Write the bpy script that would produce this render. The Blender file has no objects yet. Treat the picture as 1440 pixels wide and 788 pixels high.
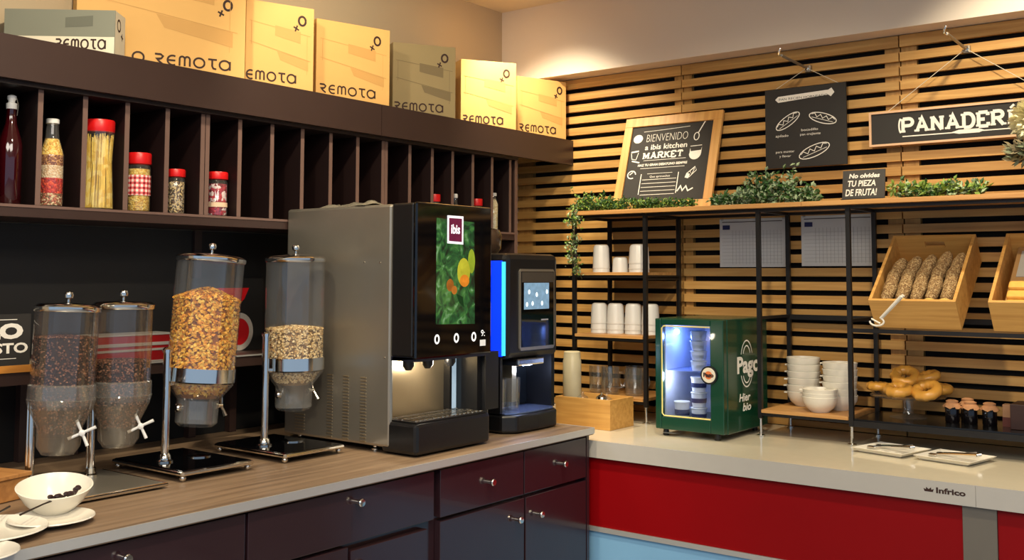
import bpy, bmesh, math, random
from mathutils import Matrix, Vector
random.seed(7)
R = math.radians
S = bpy.context.scene
COL = S.collection

# ------------------------------------------------------------------ camera, world, lights, exposure
cam_d = bpy.data.cameras.new('camera')
cam = bpy.data.objects.new('camera', cam_d); COL.objects.link(cam); S.camera = cam
yaw, pitch, roll = .652016898, .0651086692, .00279319
F_ = Vector((-math.sin(yaw)*math.cos(pitch), math.cos(yaw)*math.cos(pitch), math.sin(pitch)))
r_ = Vector((math.cos(yaw), math.sin(yaw), 0)); u_ = r_.cross(F_)
r2 = r_*math.cos(roll)+u_*math.sin(roll); u2 = -r_*math.sin(roll)+u_*math.cos(roll)
M = Matrix((r2, u2, -F_)).transposed().to_4x4(); M.translation = Vector((0, 0, 1.46)); cam.matrix_world = M
cam_d.sensor_width = 36; cam_d.lens = 1442.13/1440*36
cam_d.shift_y = -(394-293.437)/1440; cam_d.clip_start = .02

w = bpy.data.worlds.new('world'); S.world = w; w.use_nodes = True
w.node_tree.nodes['Background'].inputs[0].default_value = (.52, .72, 1, 1)
w.node_tree.nodes['Background'].inputs[1].default_value = .58
S.view_settings.view_transform = 'Standard'; S.view_settings.look = 'None'
S.view_settings.gamma = 1; S.view_settings.exposure = 0.12; S.view_settings.use_curve_mapping = False

WARM = (1, .85, .60)
def spot(name, loc, target, power, size, blend=.5, col=WARM, rad=.04):
    l = bpy.data.lights.new(name, 'SPOT'); l.energy = power; l.color = col
    l.spot_size = R(size); l.spot_blend = blend; l.shadow_soft_size = rad
    o = bpy.data.objects.new(name, l); COL.objects.link(o); o.location = loc
    o.rotation_euler = (Vector(target)-Vector(loc)).to_track_quat('-Z', 'Y').to_euler()
    return o
SPOTS = [((-2.62, 3.42, 2.742), (-2.74, 3.95, 1.45), 80, 96, .75),
         ((-.62, 3.30, 2.742), (-.62, 3.95, 1.75), 62, 96, .6),
         ((-2.05, 1.25, 2.742), (-2.75, 1.75, 1.9), 62, 105, .5),
         ((-2.05, 2.25, 2.742), (-2.75, 2.9, 1.9), 55, 100, .5),
         ((-1.05, 1.2, 2.742), (-2.3, 1.7, .9), 95, 85, .6),
         ((-1.2, 2.3, 2.742), (-1.6, 3.5, .85), 95, 100, .6)]
for i, (l_, t_, p_, s_, b_) in enumerate(SPOTS): spot('downlight_beam', l_, t_, p_, s_, b_)
def area(name, loc, size, power, col, rot=(0, 0, 0)):
    l = bpy.data.lights.new(name, 'AREA'); l.energy = power; l.color = col; l.shape = 'RECTANGLE'; l.size, l.size_y = size
    o = bpy.data.objects.new(name, l); COL.objects.link(o); o.location = loc; o.rotation_euler = rot
area('added_ceiling_fill', (.6, .4, 2.72), (1.6, 1.6), 70, (1, .91, .79))  # unseen soft area fill, added to raise the ambient level
area('added_ceiling_fill', (-.6, -1.2, 2.72), (1.6, 1.6), 70, (1, .91, .79))

# ------------------------------------------------------------------ materials
def srgb(c): return tuple(((x/255)/12.92 if x/255 <= .04045 else ((x/255+.055)/1.055)**2.4) for x in c)+(1,)
def mat(name, c, rough=.5, metal=0, var=.06, scale=30, spec=.5, emit=0, bump=0, rvar=0, coat=0):
    m = bpy.data.materials.new(name); m.use_nodes = True; nt = m.node_tree; b = nt.nodes['Principled BSDF']
    c = srgb(c); b.inputs['Roughness'].default_value = rough; b.inputs['Metallic'].default_value = metal
    b.inputs['Specular IOR Level'].default_value = spec; b.inputs['Coat Weight'].default_value = coat
    tc = nt.nodes.new('ShaderNodeTexCoord'); n = nt.nodes.new('ShaderNodeTexNoise')
    n.inputs['Scale'].default_value = scale; n.inputs['Detail'].default_value = 4
    nt.links.new(tc.outputs['Object'], n.inputs['Vector'])
    cr = nt.nodes.new('ShaderNodeMix'); cr.data_type = 'RGBA'
    cr.inputs[6].default_value = tuple(x*(1-var) for x in c[:3])+(1,); cr.inputs[7].default_value = tuple(min(1, x*(1+var)) for x in c[:3])+(1,)
    nt.links.new(n.outputs['Fac'], cr.inputs[0]); nt.links.new(cr.outputs[2], b.inputs['Base Color'])
    if emit:
        nt.links.new(cr.outputs[2], b.inputs['Emission Color']); b.inputs['Emission Strength'].default_value = emit
    if bump:
        bp = nt.nodes.new('ShaderNodeBump'); bp.inputs['Strength'].default_value = bump; bp.inputs['Distance'].default_value = .002
        nt.links.new(n.outputs['Fac'], bp.inputs['Height']); nt.links.new(bp.outputs[0], b.inputs['Normal'])
    if rvar:
        mr = nt.nodes.new('ShaderNodeMapRange'); mr.inputs[3].default_value = max(0, rough-rvar); mr.inputs[4].default_value = rough+rvar
        nt.links.new(n.outputs['Fac'], mr.inputs[0]); nt.links.new(mr.outputs[0], b.inputs['Roughness'])
    return m
def wood(name, c1, c2, axis='x', rough=.5, rnd=.25, sc=1.0, knots=True):
    m = bpy.data.materials.new(name); m.use_nodes = True; nt = m.node_tree; b = nt.nodes['Principled BSDF']
    b.inputs['Roughness'].default_value = rough
    tc = nt.nodes.new('ShaderNodeTexCoord'); oi = nt.nodes.new('ShaderNodeObjectInfo')
    mp = nt.nodes.new('ShaderNodeMapping'); lo, hi = 2.2*sc, 45*sc
    mp.inputs['Scale'].default_value = {'x': (lo, hi, hi), 'y': (hi, lo, hi), 'z': (hi, hi, lo)}[axis]
    ad = nt.nodes.new('ShaderNodeVectorMath'); ad.operation = 'ADD'
    sc_ = nt.nodes.new('ShaderNodeMath'); sc_.operation = 'MULTIPLY'; sc_.inputs[1].default_value = 37
    nt.links.new(oi.outputs['Random'], sc_.inputs[0]); nt.links.new(tc.outputs['Object'], ad.inputs[0]); nt.links.new(sc_.outputs[0], ad.inputs[1])
    nt.links.new(ad.outputs[0], mp.inputs[0])
    n = nt.nodes.new('ShaderNodeTexNoise'); n.inputs['Scale'].default_value = 1; n.inputs['Detail'].default_value = 6; n.inputs['Distortion'].default_value = .8
    nt.links.new(mp.outputs[0], n.inputs['Vector'])
    cr = nt.nodes.new('ShaderNodeValToRGB'); cr.color_ramp.elements[0].position = .3; cr.color_ramp.elements[1].position = .7
    cr.color_ramp.elements[0].color = srgb(c2); cr.color_ramp.elements[1].color = srgb(c1)
    nt.links.new(n.outputs['Fac'], cr.inputs[0])
    hs = nt.nodes.new('ShaderNodeHueSaturation'); mr = nt.nodes.new('ShaderNodeMapRange')
    mr.inputs[3].default_value = 1-rnd; mr.inputs[4].default_value = 1+rnd*.6
    nt.links.new(oi.outputs['Random'], mr.inputs[0]); nt.links.new(mr.outputs[0], hs.inputs['Value']); nt.links.new(cr.outputs[0], hs.inputs['Color'])
    nt.links.new(hs.outputs[0], b.inputs['Base Color'])
    bp = nt.nodes.new('ShaderNodeBump'); bp.inputs['Strength'].default_value = .15; bp.inputs['Distance'].default_value = .001
    nt.links.new(n.outputs['Fac'], bp.inputs['Height']); nt.links.new(bp.outputs[0], b.inputs['Normal'])
    return m
def clear(name, tint=(1, 1, 1), gloss=.08, haze=0.0, hazecol=(1, 1, 1)):
    m = bpy.data.materials.new(name); m.use_nodes = True; nt = m.node_tree
    for n in list(nt.nodes):
        if n.type != 'OUTPUT_MATERIAL': nt.nodes.remove(n)
    out = [n for n in nt.nodes if n.type == 'OUTPUT_MATERIAL'][0]
    t = nt.nodes.new('ShaderNodeBsdfTransparent'); t.inputs[0].default_value = (*tint, 1)
    g = nt.nodes.new('ShaderNodeBsdfGlossy'); g.inputs['Roughness'].default_value = .06
    lw = nt.nodes.new('ShaderNodeLayerWeight'); lw.inputs[0].default_value = .25
    mr = nt.nodes.new('ShaderNodeMapRange'); mr.inputs[3].default_value = gloss; mr.inputs[4].default_value = .55
    mx = nt.nodes.new('ShaderNodeMixShader')
    nt.links.new(lw.outputs['Facing'], mr.inputs[0]); nt.links.new(mr.outputs[0], mx.inputs[0])
    nt.links.new(t.outputs[0], mx.inputs[1]); nt.links.new(g.outputs[0], mx.inputs[2])
    if haze:
        d = nt.nodes.new('ShaderNodeBsdfDiffuse'); d.inputs[0].default_value = (*hazecol, 1); m2 = nt.nodes.new('ShaderNodeMixShader'); m2.inputs[0].default_value = haze
        nt.links.new(mx.outputs[0], m2.inputs[1]); nt.links.new(d.outputs[0], m2.inputs[2]); nt.links.new(m2.outputs[0], out.inputs[0])
    else: nt.links.new(mx.outputs[0], out.inputs[0])
    return m
def speckle(name, cols, scale, rough=.6, bump=.6):
    m = bpy.data.materials.new(name); m.use_nodes = True; nt = m.node_tree; b = nt.nodes['Principled BSDF']; b.inputs['Roughness'].default_value = rough
    tc = nt.nodes.new('ShaderNodeTexCoord'); v = nt.nodes.new('ShaderNodeTexVoronoi'); v.inputs['Scale'].default_value = scale
    nt.links.new(tc.outputs['Object'], v.inputs['Vector']); sp = nt.nodes.new('ShaderNodeSeparateColor'); nt.links.new(v.outputs['Color'], sp.inputs[0])
    cr = nt.nodes.new('ShaderNodeValToRGB'); cr.color_ramp.interpolation = 'CONSTANT'
    e = cr.color_ramp.elements; e[0].position = 0; e[0].color = srgb(cols[0]); e[1].position = 1/len(cols); e[1].color = srgb(cols[1])
    for i, c in enumerate(cols[2:]): q = e.new((i+2)/len(cols)); q.color = srgb(c)
    nt.links.new(sp.outputs[0], cr.inputs[0]); nt.links.new(cr.outputs[0], b.inputs['Base Color'])
    bp = nt.nodes.new('ShaderNodeBump'); bp.invert = True; bp.inputs['Strength'].default_value = bump; bp.inputs['Distance'].default_value = .004
    nt.links.new(v.outputs['Distance'], bp.inputs['Height']); nt.links.new(bp.outputs[0], b.inputs['Normal'])
    return m

SLAT = wood('oak_slat', (208, 164, 96), (178, 130, 66), 'x', .5, .16)
STUD = wood('oak_stud', (200, 154, 86), (170, 124, 62), 'z', .5, .1)
SHELFW = wood('oak_board', (214, 164, 100), (182, 128, 70), 'x', .45, .08)
CRATEW = wood('pine_crate_wood', (222, 172, 96), (194, 140, 68), 'x', .5, .06)
BOXW = wood('fruit_crate_wood', (188, 134, 76), (158, 106, 56), 'x', .55, .06)
FRAMEW = wood('light_frame_wood', (222, 172, 100), (200, 144, 76), 'z', .45, .05)
TOPW = wood('worktop_laminate', (150, 126, 102), (106, 86, 68), 'y', .42, 0, .9)
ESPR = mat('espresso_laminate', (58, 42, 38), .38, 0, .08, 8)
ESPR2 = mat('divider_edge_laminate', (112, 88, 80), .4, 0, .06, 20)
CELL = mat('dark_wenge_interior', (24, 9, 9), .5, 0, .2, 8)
CABM = mat('aubergine_cabinet_lacquer', (46, 28, 34), .2, 0, .08, 6, .6, rvar=.05, coat=.25)
BLACKB = mat('matt_black_back', (24, 23, 24), .55, 0, .1, 12)
BLK = mat('black_plastic', (17, 17, 19), .35, 0, .1, 20)
GLB = mat('black_glass', (6, 6, 8), .07, 0, 0, 5, .6)
BMET = mat('black_powdercoat_metal', (28, 26, 26), .4, .2, .1, 40)
STEEL = mat('brushed_steel', (168, 162, 150), .36, .8, .06, 8, rvar=.06)
STEELW = mat('warm_steel', (190, 172, 140), .3, .85, .08, 12)
CHR = mat('chrome', (225, 222, 215), .12, 1, .02, 10)
SILV = mat('aluminium_edge', (214, 214, 212), .35, .6, .04, 30)
WALLP = mat('plaster_taupe', (186, 168, 140), .85, 0, .03, 4)
WALLW = mat('plaster_white', (226, 214, 200), .85, 0, .02, 4)
CEIL = mat('ceiling_paint', (222, 208, 184), .85, 0, .02, 4)
FLOORM = mat('floor_stone', (150, 150, 150), .3, 0, .1, 6)
GAPM = mat('black_wall_felt', (16, 12, 10), .9, 0, .2, 20)
STONE = mat('cream_stone_top', (222, 214, 192), .12, 0, .04, 25, .6)
EDGEG = mat('grey_counter_edge', (190, 186, 178), .4, .1, .03, 20)
REDP = mat('red_lacquer_panel', (136, 0, 6), .5, 0, .06, 5, .2)
PILG = mat('grey_pillar_metal', (122, 116, 106), .45, .4, .06, 10)
BLUEP = mat('pale_blue_panel', (132, 184, 226), .3, .1, .1, 3)
KRAFT = mat('kraft_card', (222, 174, 102), .7, 0, .05, 10)
KRAFTD = mat('kraft_card_print', (204, 156, 88), .7, 0, .05, 10)
KRAFT_SHADE = mat('shade_painted_kraft', (150, 132, 92), .7, 0, .05, 10)  # kraft darkened to carry the shadow of the neighbouring carton
KRAFT_SHADE_D = mat('shade_painted_kraft_print', (120, 104, 72), .7, 0, .05, 10)  # print of that carton, darkened with the same painted shade
GREYC = mat('grey_green_card', (128, 130, 116), .7, 0, .05, 10)
GREYD = mat('grey_card_print', (104, 106, 94), .7, 0, .05, 10)
WHITEC = mat('white_card', (226, 218, 196), .7, 0, .03, 10)
INK = mat('dark_brown_ink', (52, 26, 18), .7, 0, .05, 30)
REDL = mat('red_plastic_lid', (206, 20, 22), .35, 0, .05, 20)
PORC = mat('cream_porcelain', (232, 227, 214), .22, 0, .02, 15, .5)
WPORC = mat('white_porcelain', (226, 226, 224), .28, 0, .02, 15, .5)
CHALK = mat('chalk_white_print', (236, 232, 224), .8, 0, .08, 80)
CHALKB = mat('blackboard', (38, 36, 35), .7, 0, .15, 12)
GREENF = mat('dark_green_enamel', (10, 62, 42), .25, 0, .06, 8, .5, coat=.3)
GREEND = mat('darker_green_enamel', (8, 48, 34), .3, 0, .06, 8)
CLEAR = clear('clear_plastic', (.97, .97, .96), .05, .03)
SMOKE = clear('smoky_plastic', (.90, .86, .82), .06, .05, (.5, .42, .36))
GLASS = clear('clear_glass', (.96, .97, .97), .10, .02)
FROST = clear('frosted_plastic', (.93, .93, .91), .08, .10, (.75, .74, .7))
SFUN = clear('smoky_funnel', (.84, .78, .70), .06, .22, (.52, .45, .36))
DOORG = clear('fridge_door_glass', (.9, .94, 1), .05)
LEAF1 = mat('dark_leaf', (52, 92, 38), .5, 0, .35, 40)
LEAF2 = mat('bright_leaf', (128, 156, 62), .5, 0, .3, 40)
LEAF3 = mat('grey_green_leaf', (156, 176, 136), .55, 0, .3, 40)
STEMM = mat('plant_stem', (88, 84, 48), .7, 0, .2, 40)
WHITEP = mat('white_paper', (206, 206, 206), .8, 0, .03, 30)
PINK = mat('grey_paper_print', (150, 150, 152), .8, 0, .06, 60)
NAVY = mat('navy_print', (34, 42, 92), .7, 0, .1, 60)
FLAKE = mat('corn_flake', (236, 168, 52), .6, 0, .3, 60)
FLAKE2 = mat('dark_corn_flake', (214, 138, 34), .6, 0, .3, 60)
FLAKE3 = mat('pale_corn_flake', (246, 196, 88), .6, 0, .2, 60)
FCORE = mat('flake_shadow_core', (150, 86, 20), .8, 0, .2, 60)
BREAD = speckle('seeded_crust', [(140, 110, 70), (172, 142, 96), (118, 88, 54), (152, 120, 78), (192, 164, 118)], 240, .8, .7)
BCRUMB = mat('pale_bread_crumb', (228, 190, 104), .9, 0, .12, 90, bump=.5)
DONUT = mat('golden_glaze', (228, 166, 70), .3, 0, .22, 22, .5, coat=.3)
ROPE = mat('clear_twine', (214, 206, 186), .5, 0, .05, 30)

# ------------------------------------------------------------------ mesh helper
def frame(o, u, v):
    u = Vector(u).normalized(); v = Vector(v).normalized(); n = u.cross(v)
    m = Matrix((u, v, n)).transposed().to_4x4(); m.translation = Vector(o); return m
I4 = Matrix.Identity(4)
class MB:
    def __init__(s): s.v = []; s.f = []; s.m = []; s.ms = []; s.cur = 0; s.zi = 0
    def use(s, m):
        if m not in s.ms: s.ms.append(m)
        s.cur = s.ms.index(m); return s
    def add(s, vs, fs, T=I4):
        b = len(s.v); s.v += [tuple(T @ Vector(p)) for p in vs]
        for f in fs: s.f.append(tuple(b+i for i in f)); s.m.append(s.cur)
        return s
    def box(s, x0, x1, y0, y1, z0, z1, T=I4):
        x0, x1 = sorted((x0, x1)); y0, y1 = sorted((y0, y1)); z0, z1 = sorted((z0, z1))
        return s.add([(x0, y0, z0), (x1, y0, z0), (x1, y1, z0), (x0, y1, z0), (x0, y0, z1), (x1, y0, z1), (x1, y1, z1), (x0, y1, z1)],
                     [(3, 2, 1, 0), (4, 5, 6, 7), (0, 1, 5, 4), (1, 2, 6, 5), (2, 3, 7, 6), (3, 0, 4, 7)], T)
    def lathe(s, prof, c=(0, 0, 0), n=24, T=I4, sx=1, sy=1):
        vs = []; fs = []
        for r, z in prof:
            for i in range(n):
                a = 2*math.pi*i/n; vs.append((c[0]+sx*r*math.cos(a), c[1]+sy*r*math.sin(a), c[2]+z))
        for j in range(len(prof)-1):
            for i in range(n):
                fs.append((j*n+i, j*n+(i+1) % n, (j+1)*n+(i+1) % n, (j+1)*n+i))
        if prof[0][0] > 1e-6: fs.append(tuple(range(n-1, -1, -1))) if prof[0][1] <= prof[-1][1] or 1 else None
        if prof[-1][0] > 1e-6: fs.append(tuple((len(prof)-1)*n+i for i in range(n)))
        return s.add(vs, fs, T)
    def shell(s, prof, c=(0, 0, 0), n=24, T=I4, sx=1, sy=1):
        vs = []; fs = []
        for r, z in prof:
            for i in range(n):
                a = 2*math.pi*i/n; vs.append((c[0]+sx*r*math.cos(a), c[1]+sy*r*math.sin(a), c[2]+z))
        for j in range(len(prof)-1):
            for i in range(n): fs.append((j*n+i, j*n+(i+1) % n, (j+1)*n+(i+1) % n, (j+1)*n+i))
        return s.add(vs, fs, T)
    def tube(s, pts, r, n=8, T=I4, closed=False):
        pts = [Vector(p) for p in pts]; rs = r if isinstance(r, (list, tuple)) else [r]*len(pts); vs = []; fs = []
        up = None
        for i, p in enumerate(pts):
            if closed: d = (pts[(i+1) % len(pts)]-pts[i-1])
            else: d = pts[min(i+1, len(pts)-1)]-pts[max(i-1, 0)]
            d.normalize()
            if up is None:
                up = Vector((0, 0, 1)) if abs(d.z) < .9 else Vector((1, 0, 0))
            a = d.cross(up).normalized(); b = a.cross(d).normalized(); up = b
            for k in range(n):
                t = 2*math.pi*k/n; vs.append(tuple(p+rs[i]*(math.cos(t)*a+math.sin(t)*b)))
        m = len(pts)
        for i in range(m if closed else m-1):
            j = (i+1) % m
            for k in range(n): fs.append((i*n+k, j*n+k, j*n+(k+1) % n, i*n+(k+1) % n))
        if not closed: fs += [tuple(range(n)), tuple((m-1)*n+k for k in range(n-1, -1, -1))]
        return s.add(vs, fs, T)
    def ball(s, c, r, n=12, T=I4, sc=(1, 1, 1)):
        k = n//2+1; prof = [(max(1e-7, r*math.sin(math.pi*i/(k-1))), -r*math.cos(math.pi*i/(k-1))) for i in range(k)]
        vs = []; fs = []
        for rr, z in prof:
            for i in range(n):
                a = 2*math.pi*i/n; vs.append((c[0]+sc[0]*rr*math.cos(a), c[1]+sc[1]*rr*math.sin(a), c[2]+sc[2]*z))
        for j in range(k-1):
            for i in range(n): fs.append((j*n+i, j*n+(i+1) % n, (j+1)*n+(i+1) % n, (j+1)*n+i))
        return s.add(vs, fs, T)
    def prism(s, poly, d, T=I4, z0=0):
        n = len(poly); vs = [(x, y, z0) for x, y in poly]+[(x, y, z0+d) for x, y in poly]
        return s.add(vs, [tuple(range(n-1, -1, -1)), tuple(range(n, 2*n))]+[(i, (i+1) % n, n+(i+1) % n, n+i) for i in range(n)], T)
    def flat(s, poly, T=I4, z=.0005):
        return s.add([(x, y, z) for x, y in poly], [tuple(range(len(poly)))], T)
    def stroke(s, pts, w, T=I4, z=.0005, closed=False):
        pts = [Vector((p[0], p[1])) for p in pts]; s.zi += 1; z = z+s.zi*.00004
        if closed: pts = pts+[pts[0], pts[1]]
        m = len(pts); L = []; Rr = []
        for i, p in enumerate(pts):
            d = pts[min(i+1, m-1)]-pts[max(i-1, 0)]
            if d.length < 1e-9: d = Vector((1, 0))
            d.normalize(); nn = Vector((-d.y, d.x)); k = 1
            if 0 < i < m-1:
                e = (pts[i+1]-p)
                if e.length > 1e-9: k = 1/max(.5, abs(e.normalized().dot(d)))
            L.append(p+nn*w/2*k); Rr.append(p-nn*w/2*k)
        s.add([(q.x, q.y, z) for q in L+Rr], [(i, m+i, m+i+1, i+1) for i in range(m-1)], T)
        return s
    def build(s, name, m=None, parent=None, smooth=False, bevel=0, seg=2, loc=None, rot=None):
        me = bpy.data.meshes.new(name); me.from_pydata(s.v, [], s.f)
        for x in (s.ms if s.ms else [m]): me.materials.append(x)
        if s.ms: me.polygons.foreach_set('material_index', s.m)
        if smooth:
            me.polygons.foreach_set('use_smooth', [True]*len(me.polygons)); me.set_sharp_from_angle(angle=R(38))
        me.update(); o = bpy.data.objects.new(name, me); COL.objects.link(o)
        if parent: o.parent = parent
        if loc: o.location = loc
        if rot: o.rotation_euler = rot
        if bevel:
            b = o.modifiers.new('bevel', 'BEVEL'); b.width = bevel; b.segments = seg; b.limit_method = 'ANGLE'; b.angle_limit = R(40)
        return o
def tag(o, label, cat, group=None, kind=None):
    o['label'] = label; o['category'] = cat
    if group: o['group'] = group
    if kind: o['kind'] = kind
    return o
def thing(name, loc, label, cat, group=None, rz=0, rot=None):
    o = bpy.data.objects.new(name, None); COL.objects.link(o); o.location = loc; o.rotation_euler = rot or (0, 0, rz); o.empty_display_size = .05
    return tag(o, label, cat, group)
def dup(root, loc=None, rot=None, label=None, parent=None):
    r = root.copy(); COL.objects.link(r)
    if parent: r.parent = parent
    if loc is not None: r.location = loc
    if rot is not None: r.rotation_euler = rot
    if label: r['label'] = label
    for ch in list(root.children): dup(ch, parent=r)
    return r
def B(name, m, parent, *a, T=I4, bevel=0): return MB().box(*a, T=T).build(name, m, parent, bevel=bevel)
def struct(o): o['kind'] = 'structure'; return o
def text(body, T, h, m, parent, name='lettering', off=0, shear=0, align='LEFT', width=None, space=1, z=.0006):
    c = bpy.data.curves.new('t', 'FONT'); c.body = body; c.size = h/.73; c.offset = off; c.shear = shear; c.align_x = 'LEFT'; c.space_character = space; c.resolution_u = 3
    o = bpy.data.objects.new('t', c); COL.objects.link(o); bpy.context.view_layer.update()
    me = bpy.data.meshes.new_from_object(o); bpy.data.objects.remove(o)
    xs = [v.co.x for v in me.vertices]; x0, x1 = min(xs), max(xs); s = 1 if not width else width/(x1-x0)
    dx = -x0 if align == 'LEFT' else -(x0+x1)/2
    for v in me.vertices: v.co = T @ Vector(((v.co.x+dx)*s, v.co.y, z))
    me.materials.clear(); me.materials.append(m)
    q = bpy.data.objects.new(name, me); COL.objects.link(q); q.parent = parent; return q
def arc(cx, cy, rx, ry, a0, a1, n=10): return [(cx+rx*math.cos(R(a0+(a1-a0)*i/n)), cy+ry*math.sin(R(a0+(a1-a0)*i/n))) for i in range(n+1)]

# ------------------------------------------------------------------ room shell
XL, YW, ZC = -3.077, 4.06, 2.757
struct(MB().box(XL-.1, 5, -3.5, 4.3, -.06, 0).build('floor', FLOORM))
struct(MB().box(XL-.1, 5, -3.5, 4.3, ZC, ZC+.06).build('ceiling', CEIL))
struct(MB().box(XL-.1, XL, -3.5, 4.3, 0, ZC).build('wall_left', WALLP))
wb = struct(MB().box(XL, 5, 4.105, 4.3, 0, ZC).build('wall_back', GAPM))
B('bulkhead', WALLW, wb, XL, 5, 3.945, 4.105, 2.403, ZC)
g0, pitch_ = 2.344, .0560
mods = [(-3.075, -2.1525), (-2.1475, -1.2035), (-1.1985, -.25), (-.245, .7)]
for a, b in mods:
    base = None
    for k in range(-1, 27):
        zt = g0-pitch_*k-.011; zb = zt-(pitch_-.022)
        if k == -1: zt = 2.4; zb = g0+.011
        if zb < .852: zb = .852
        if zt-zb < .008: continue
        if k > 0 and base and zb > .853:
            o = base.copy(); COL.objects.link(o); o.location.z = (zt+zb)/2
        else:
            h = (zt-zb)/2; o = MB().box(-(b-a)/2, (b-a)/2, -.010, .010, -h, h).build('slat', SLAT, wb); o.location = ((a+b)/2, YW+.010, (zt+zb)/2)
            if k == 0: base = o
sd = None
for x0, x1 in ((-3.075, -2.985), (-2.195, -2.1525), (-2.1475, -2.11), (-1.262, -1.2035), (-1.1985, -1.14), (-.31, -.25), (-.245, -.19)):
    o = MB().box(-(x1-x0)/2, (x1-x0)/2, -.012, .012, -.775, .775).build('batten', STUD, wb); o.location = ((x0+x1)/2, YW+.033, 1.627)

# downlight fittings in the ceiling above the beams
for i, (l_, t_, p_, s_, b_) in enumerate(SPOTS):
    nm = ['round ceiling downlight over the corner end of the slatted wall', 'round ceiling downlight over the bakery sign', 'round ceiling downlight nearest the swing-top bottle end of the unit',
          'round ceiling downlight above the middle of the cardboard boxes', 'round ceiling downlight in front of the cereal dispensers', 'round ceiling downlight in front of the small green fridge'][i]
    t = thing('downlight', (l_[0], l_[1], ZC), nm, 'ceiling light', 'recessed ceiling downlights')
    MB().shell([(.035, -.001), (.048, -.004), (.05, -.0005)], n=20).build('trim_ring', SILV, t, True)

# ------------------------------------------------------------------ left wall unit
XF = -2.73
unit = thing('shelving_unit', (0, 0, 0), 'dark brown wall unit of narrow pigeonholes with a deep plain fascia', 'shelving')
B('fascia', ESPR, unit, XF-.02, XF, .6, 2.76, 1.987, 2.105)
B('fascia', ESPR, unit, XF-.02, XF, 2.763, 4.058, 1.987, 2.105)
B('top_board', ESPR, unit, XL+.002, XF-.02, .6, 4.058, 2.085, 2.105)
XS = -2.772
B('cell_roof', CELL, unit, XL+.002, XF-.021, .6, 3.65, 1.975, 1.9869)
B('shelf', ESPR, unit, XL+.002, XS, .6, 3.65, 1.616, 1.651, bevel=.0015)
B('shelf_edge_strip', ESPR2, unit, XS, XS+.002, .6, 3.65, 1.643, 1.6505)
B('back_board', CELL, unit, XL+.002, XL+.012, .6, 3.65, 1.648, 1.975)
div = None
ys = [1.02, 1.155, 1.29, 1.4375, 1.569, 1.702, 1.838, 1.9665, 1.9845, 2.110, 2.243, 2.376, 2.508, 2.641, 2.773, 2.790, 2.921, 3.052, 3.177, 3.307, 3.437, 3.565]
for y in ys:
    if div is None:
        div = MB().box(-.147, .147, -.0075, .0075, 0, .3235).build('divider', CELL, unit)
        MB().box(.147, .149, -.0075, .0075, 0, .3235).build('edge_band', ESPR2, div)
        div.location = (XS-.150, y*1.0154, 1.6513)
    else: dup(div, (XS-.150, y*1.0154, 1.6513))
B('end_panel', ESPR, unit, XL+.002, XS-.004, 3.655, 3.675, .9005, 1.9865)
B('end_panel_edge', ESPR2, unit, XS-.004, XS-.002, 3.655, 3.675, .9005, 1.9865)
B('back_panel', BLACKB, unit, XL+.002, XL+.017, .6, 2.17, 1.21, 1.613)
B('back_panel', BLACKB, unit, XL+.002, XL+.017, 2.20, 3.65, 1.21, 1.613)
B('back_post', ESPR, unit, XL+.002, XL+.03, 2.17, 2.20, 1.21, 1.613)
B('niche_back', mat('niche_black', (9, 8, 9), .8, 0, .1, 10), unit, XL+.002, XL+.01, .6, 3.65, .9005, 1.15)
for y in (1.58, 1.74, 2.17, 2.34):
    B('bracket_post', ESPR, unit, XL+.012, XL+.04, y-.014, y+.014, .9005, 1.15)
B('lower_shelf', ESPR, unit, XL+.002, -2.845, .6, 3.65, 1.15, 1.186)
B('lower_shelf_edge', wood('orange_wood_edge', (214, 150, 70), (186, 122, 52), 'y', .4, 0), unit, -2.845, -2.84, .6, 1.60, 1.186, 1.206)
B('lower_shelf_lip', SILV, unit, -2.845, -2.841, 1.60, 3.65, 1.1835, 1.1885)

# sign on the lower shelf at far left
t = thing('slogan_board', (-2.88, 1.30, 1.187), 'black board on the lower shelf with white letters ending LO and USTO', 'sign')
B('board', CHALKB, t, -.006, .006, -.24, .205, 0, .16)
T = frame((.0062, 0, 0), (0, 1, 0), (0, 0, 1))
text('LO', T @ Matrix.Translation((.078, .094, 0)), .040, CHALK, t, off=.003, width=.105)
text('USTO', T @ Matrix.Translation((.068, .052, 0)), .028, CHALK, t, off=.0012, width=.13)
s_ = MB(); s_.stroke([(-.2, .145), (.165, .145)], .0022, T); s_.stroke([(-.2, .036), (.165, .036)], .0018, T); s_.build('rule_line', CHALK, t)

# red and silver tin on lower shelf
t = thing('flat_tin', (-2.90, 1.79, 1.187), 'long red tin with silver bands behind the twin dispensers', 'tin')
B('tin_body', mat('red_tin', (150, 14, 20), .35, .1, .05, 10), t, -.05, .05, -.17, .17, 0, .088, bevel=.004)
for z, h in ((.002, .004), (.036, .007), (.052, .010), (.084, .005)):
    B('silver_band', SILV, t, -.0515, .0515, -.171, .171, z, z+h)

# poster with red wing and roundel behind third dispenser
t = thing('logo_poster', (-3.036, 2.30, 1.187), 'black poster with a red wing and a red roundel in a grey ring', 'poster')
B('poster_board', BLACKB, t, -.004, .004, -.16, .16, 0, .26)
T = frame((.0042, 0, 0), (0, 1, 0), (0, 0, 1))
q = MB().flat([(-.13, .15), (.03, .15), (.075, .185), (.095, .225), (-.13, .225)], T).build('red_wing', mat('poster_red', (200, 14, 24), .5), t)
q = MB().flat(arc(.055, .068, .062, .068, 0, 355, 30), T).build('grey_ring', mat('poster_grey', (170, 162, 156), .6, 0, .2, 200), t)
q = MB().flat(arc(.055, .068, .044, .048, 0, 355, 30), T, .001).build('red_disc', mat('poster_dark_red', (170, 12, 22), .5), t)

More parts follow.
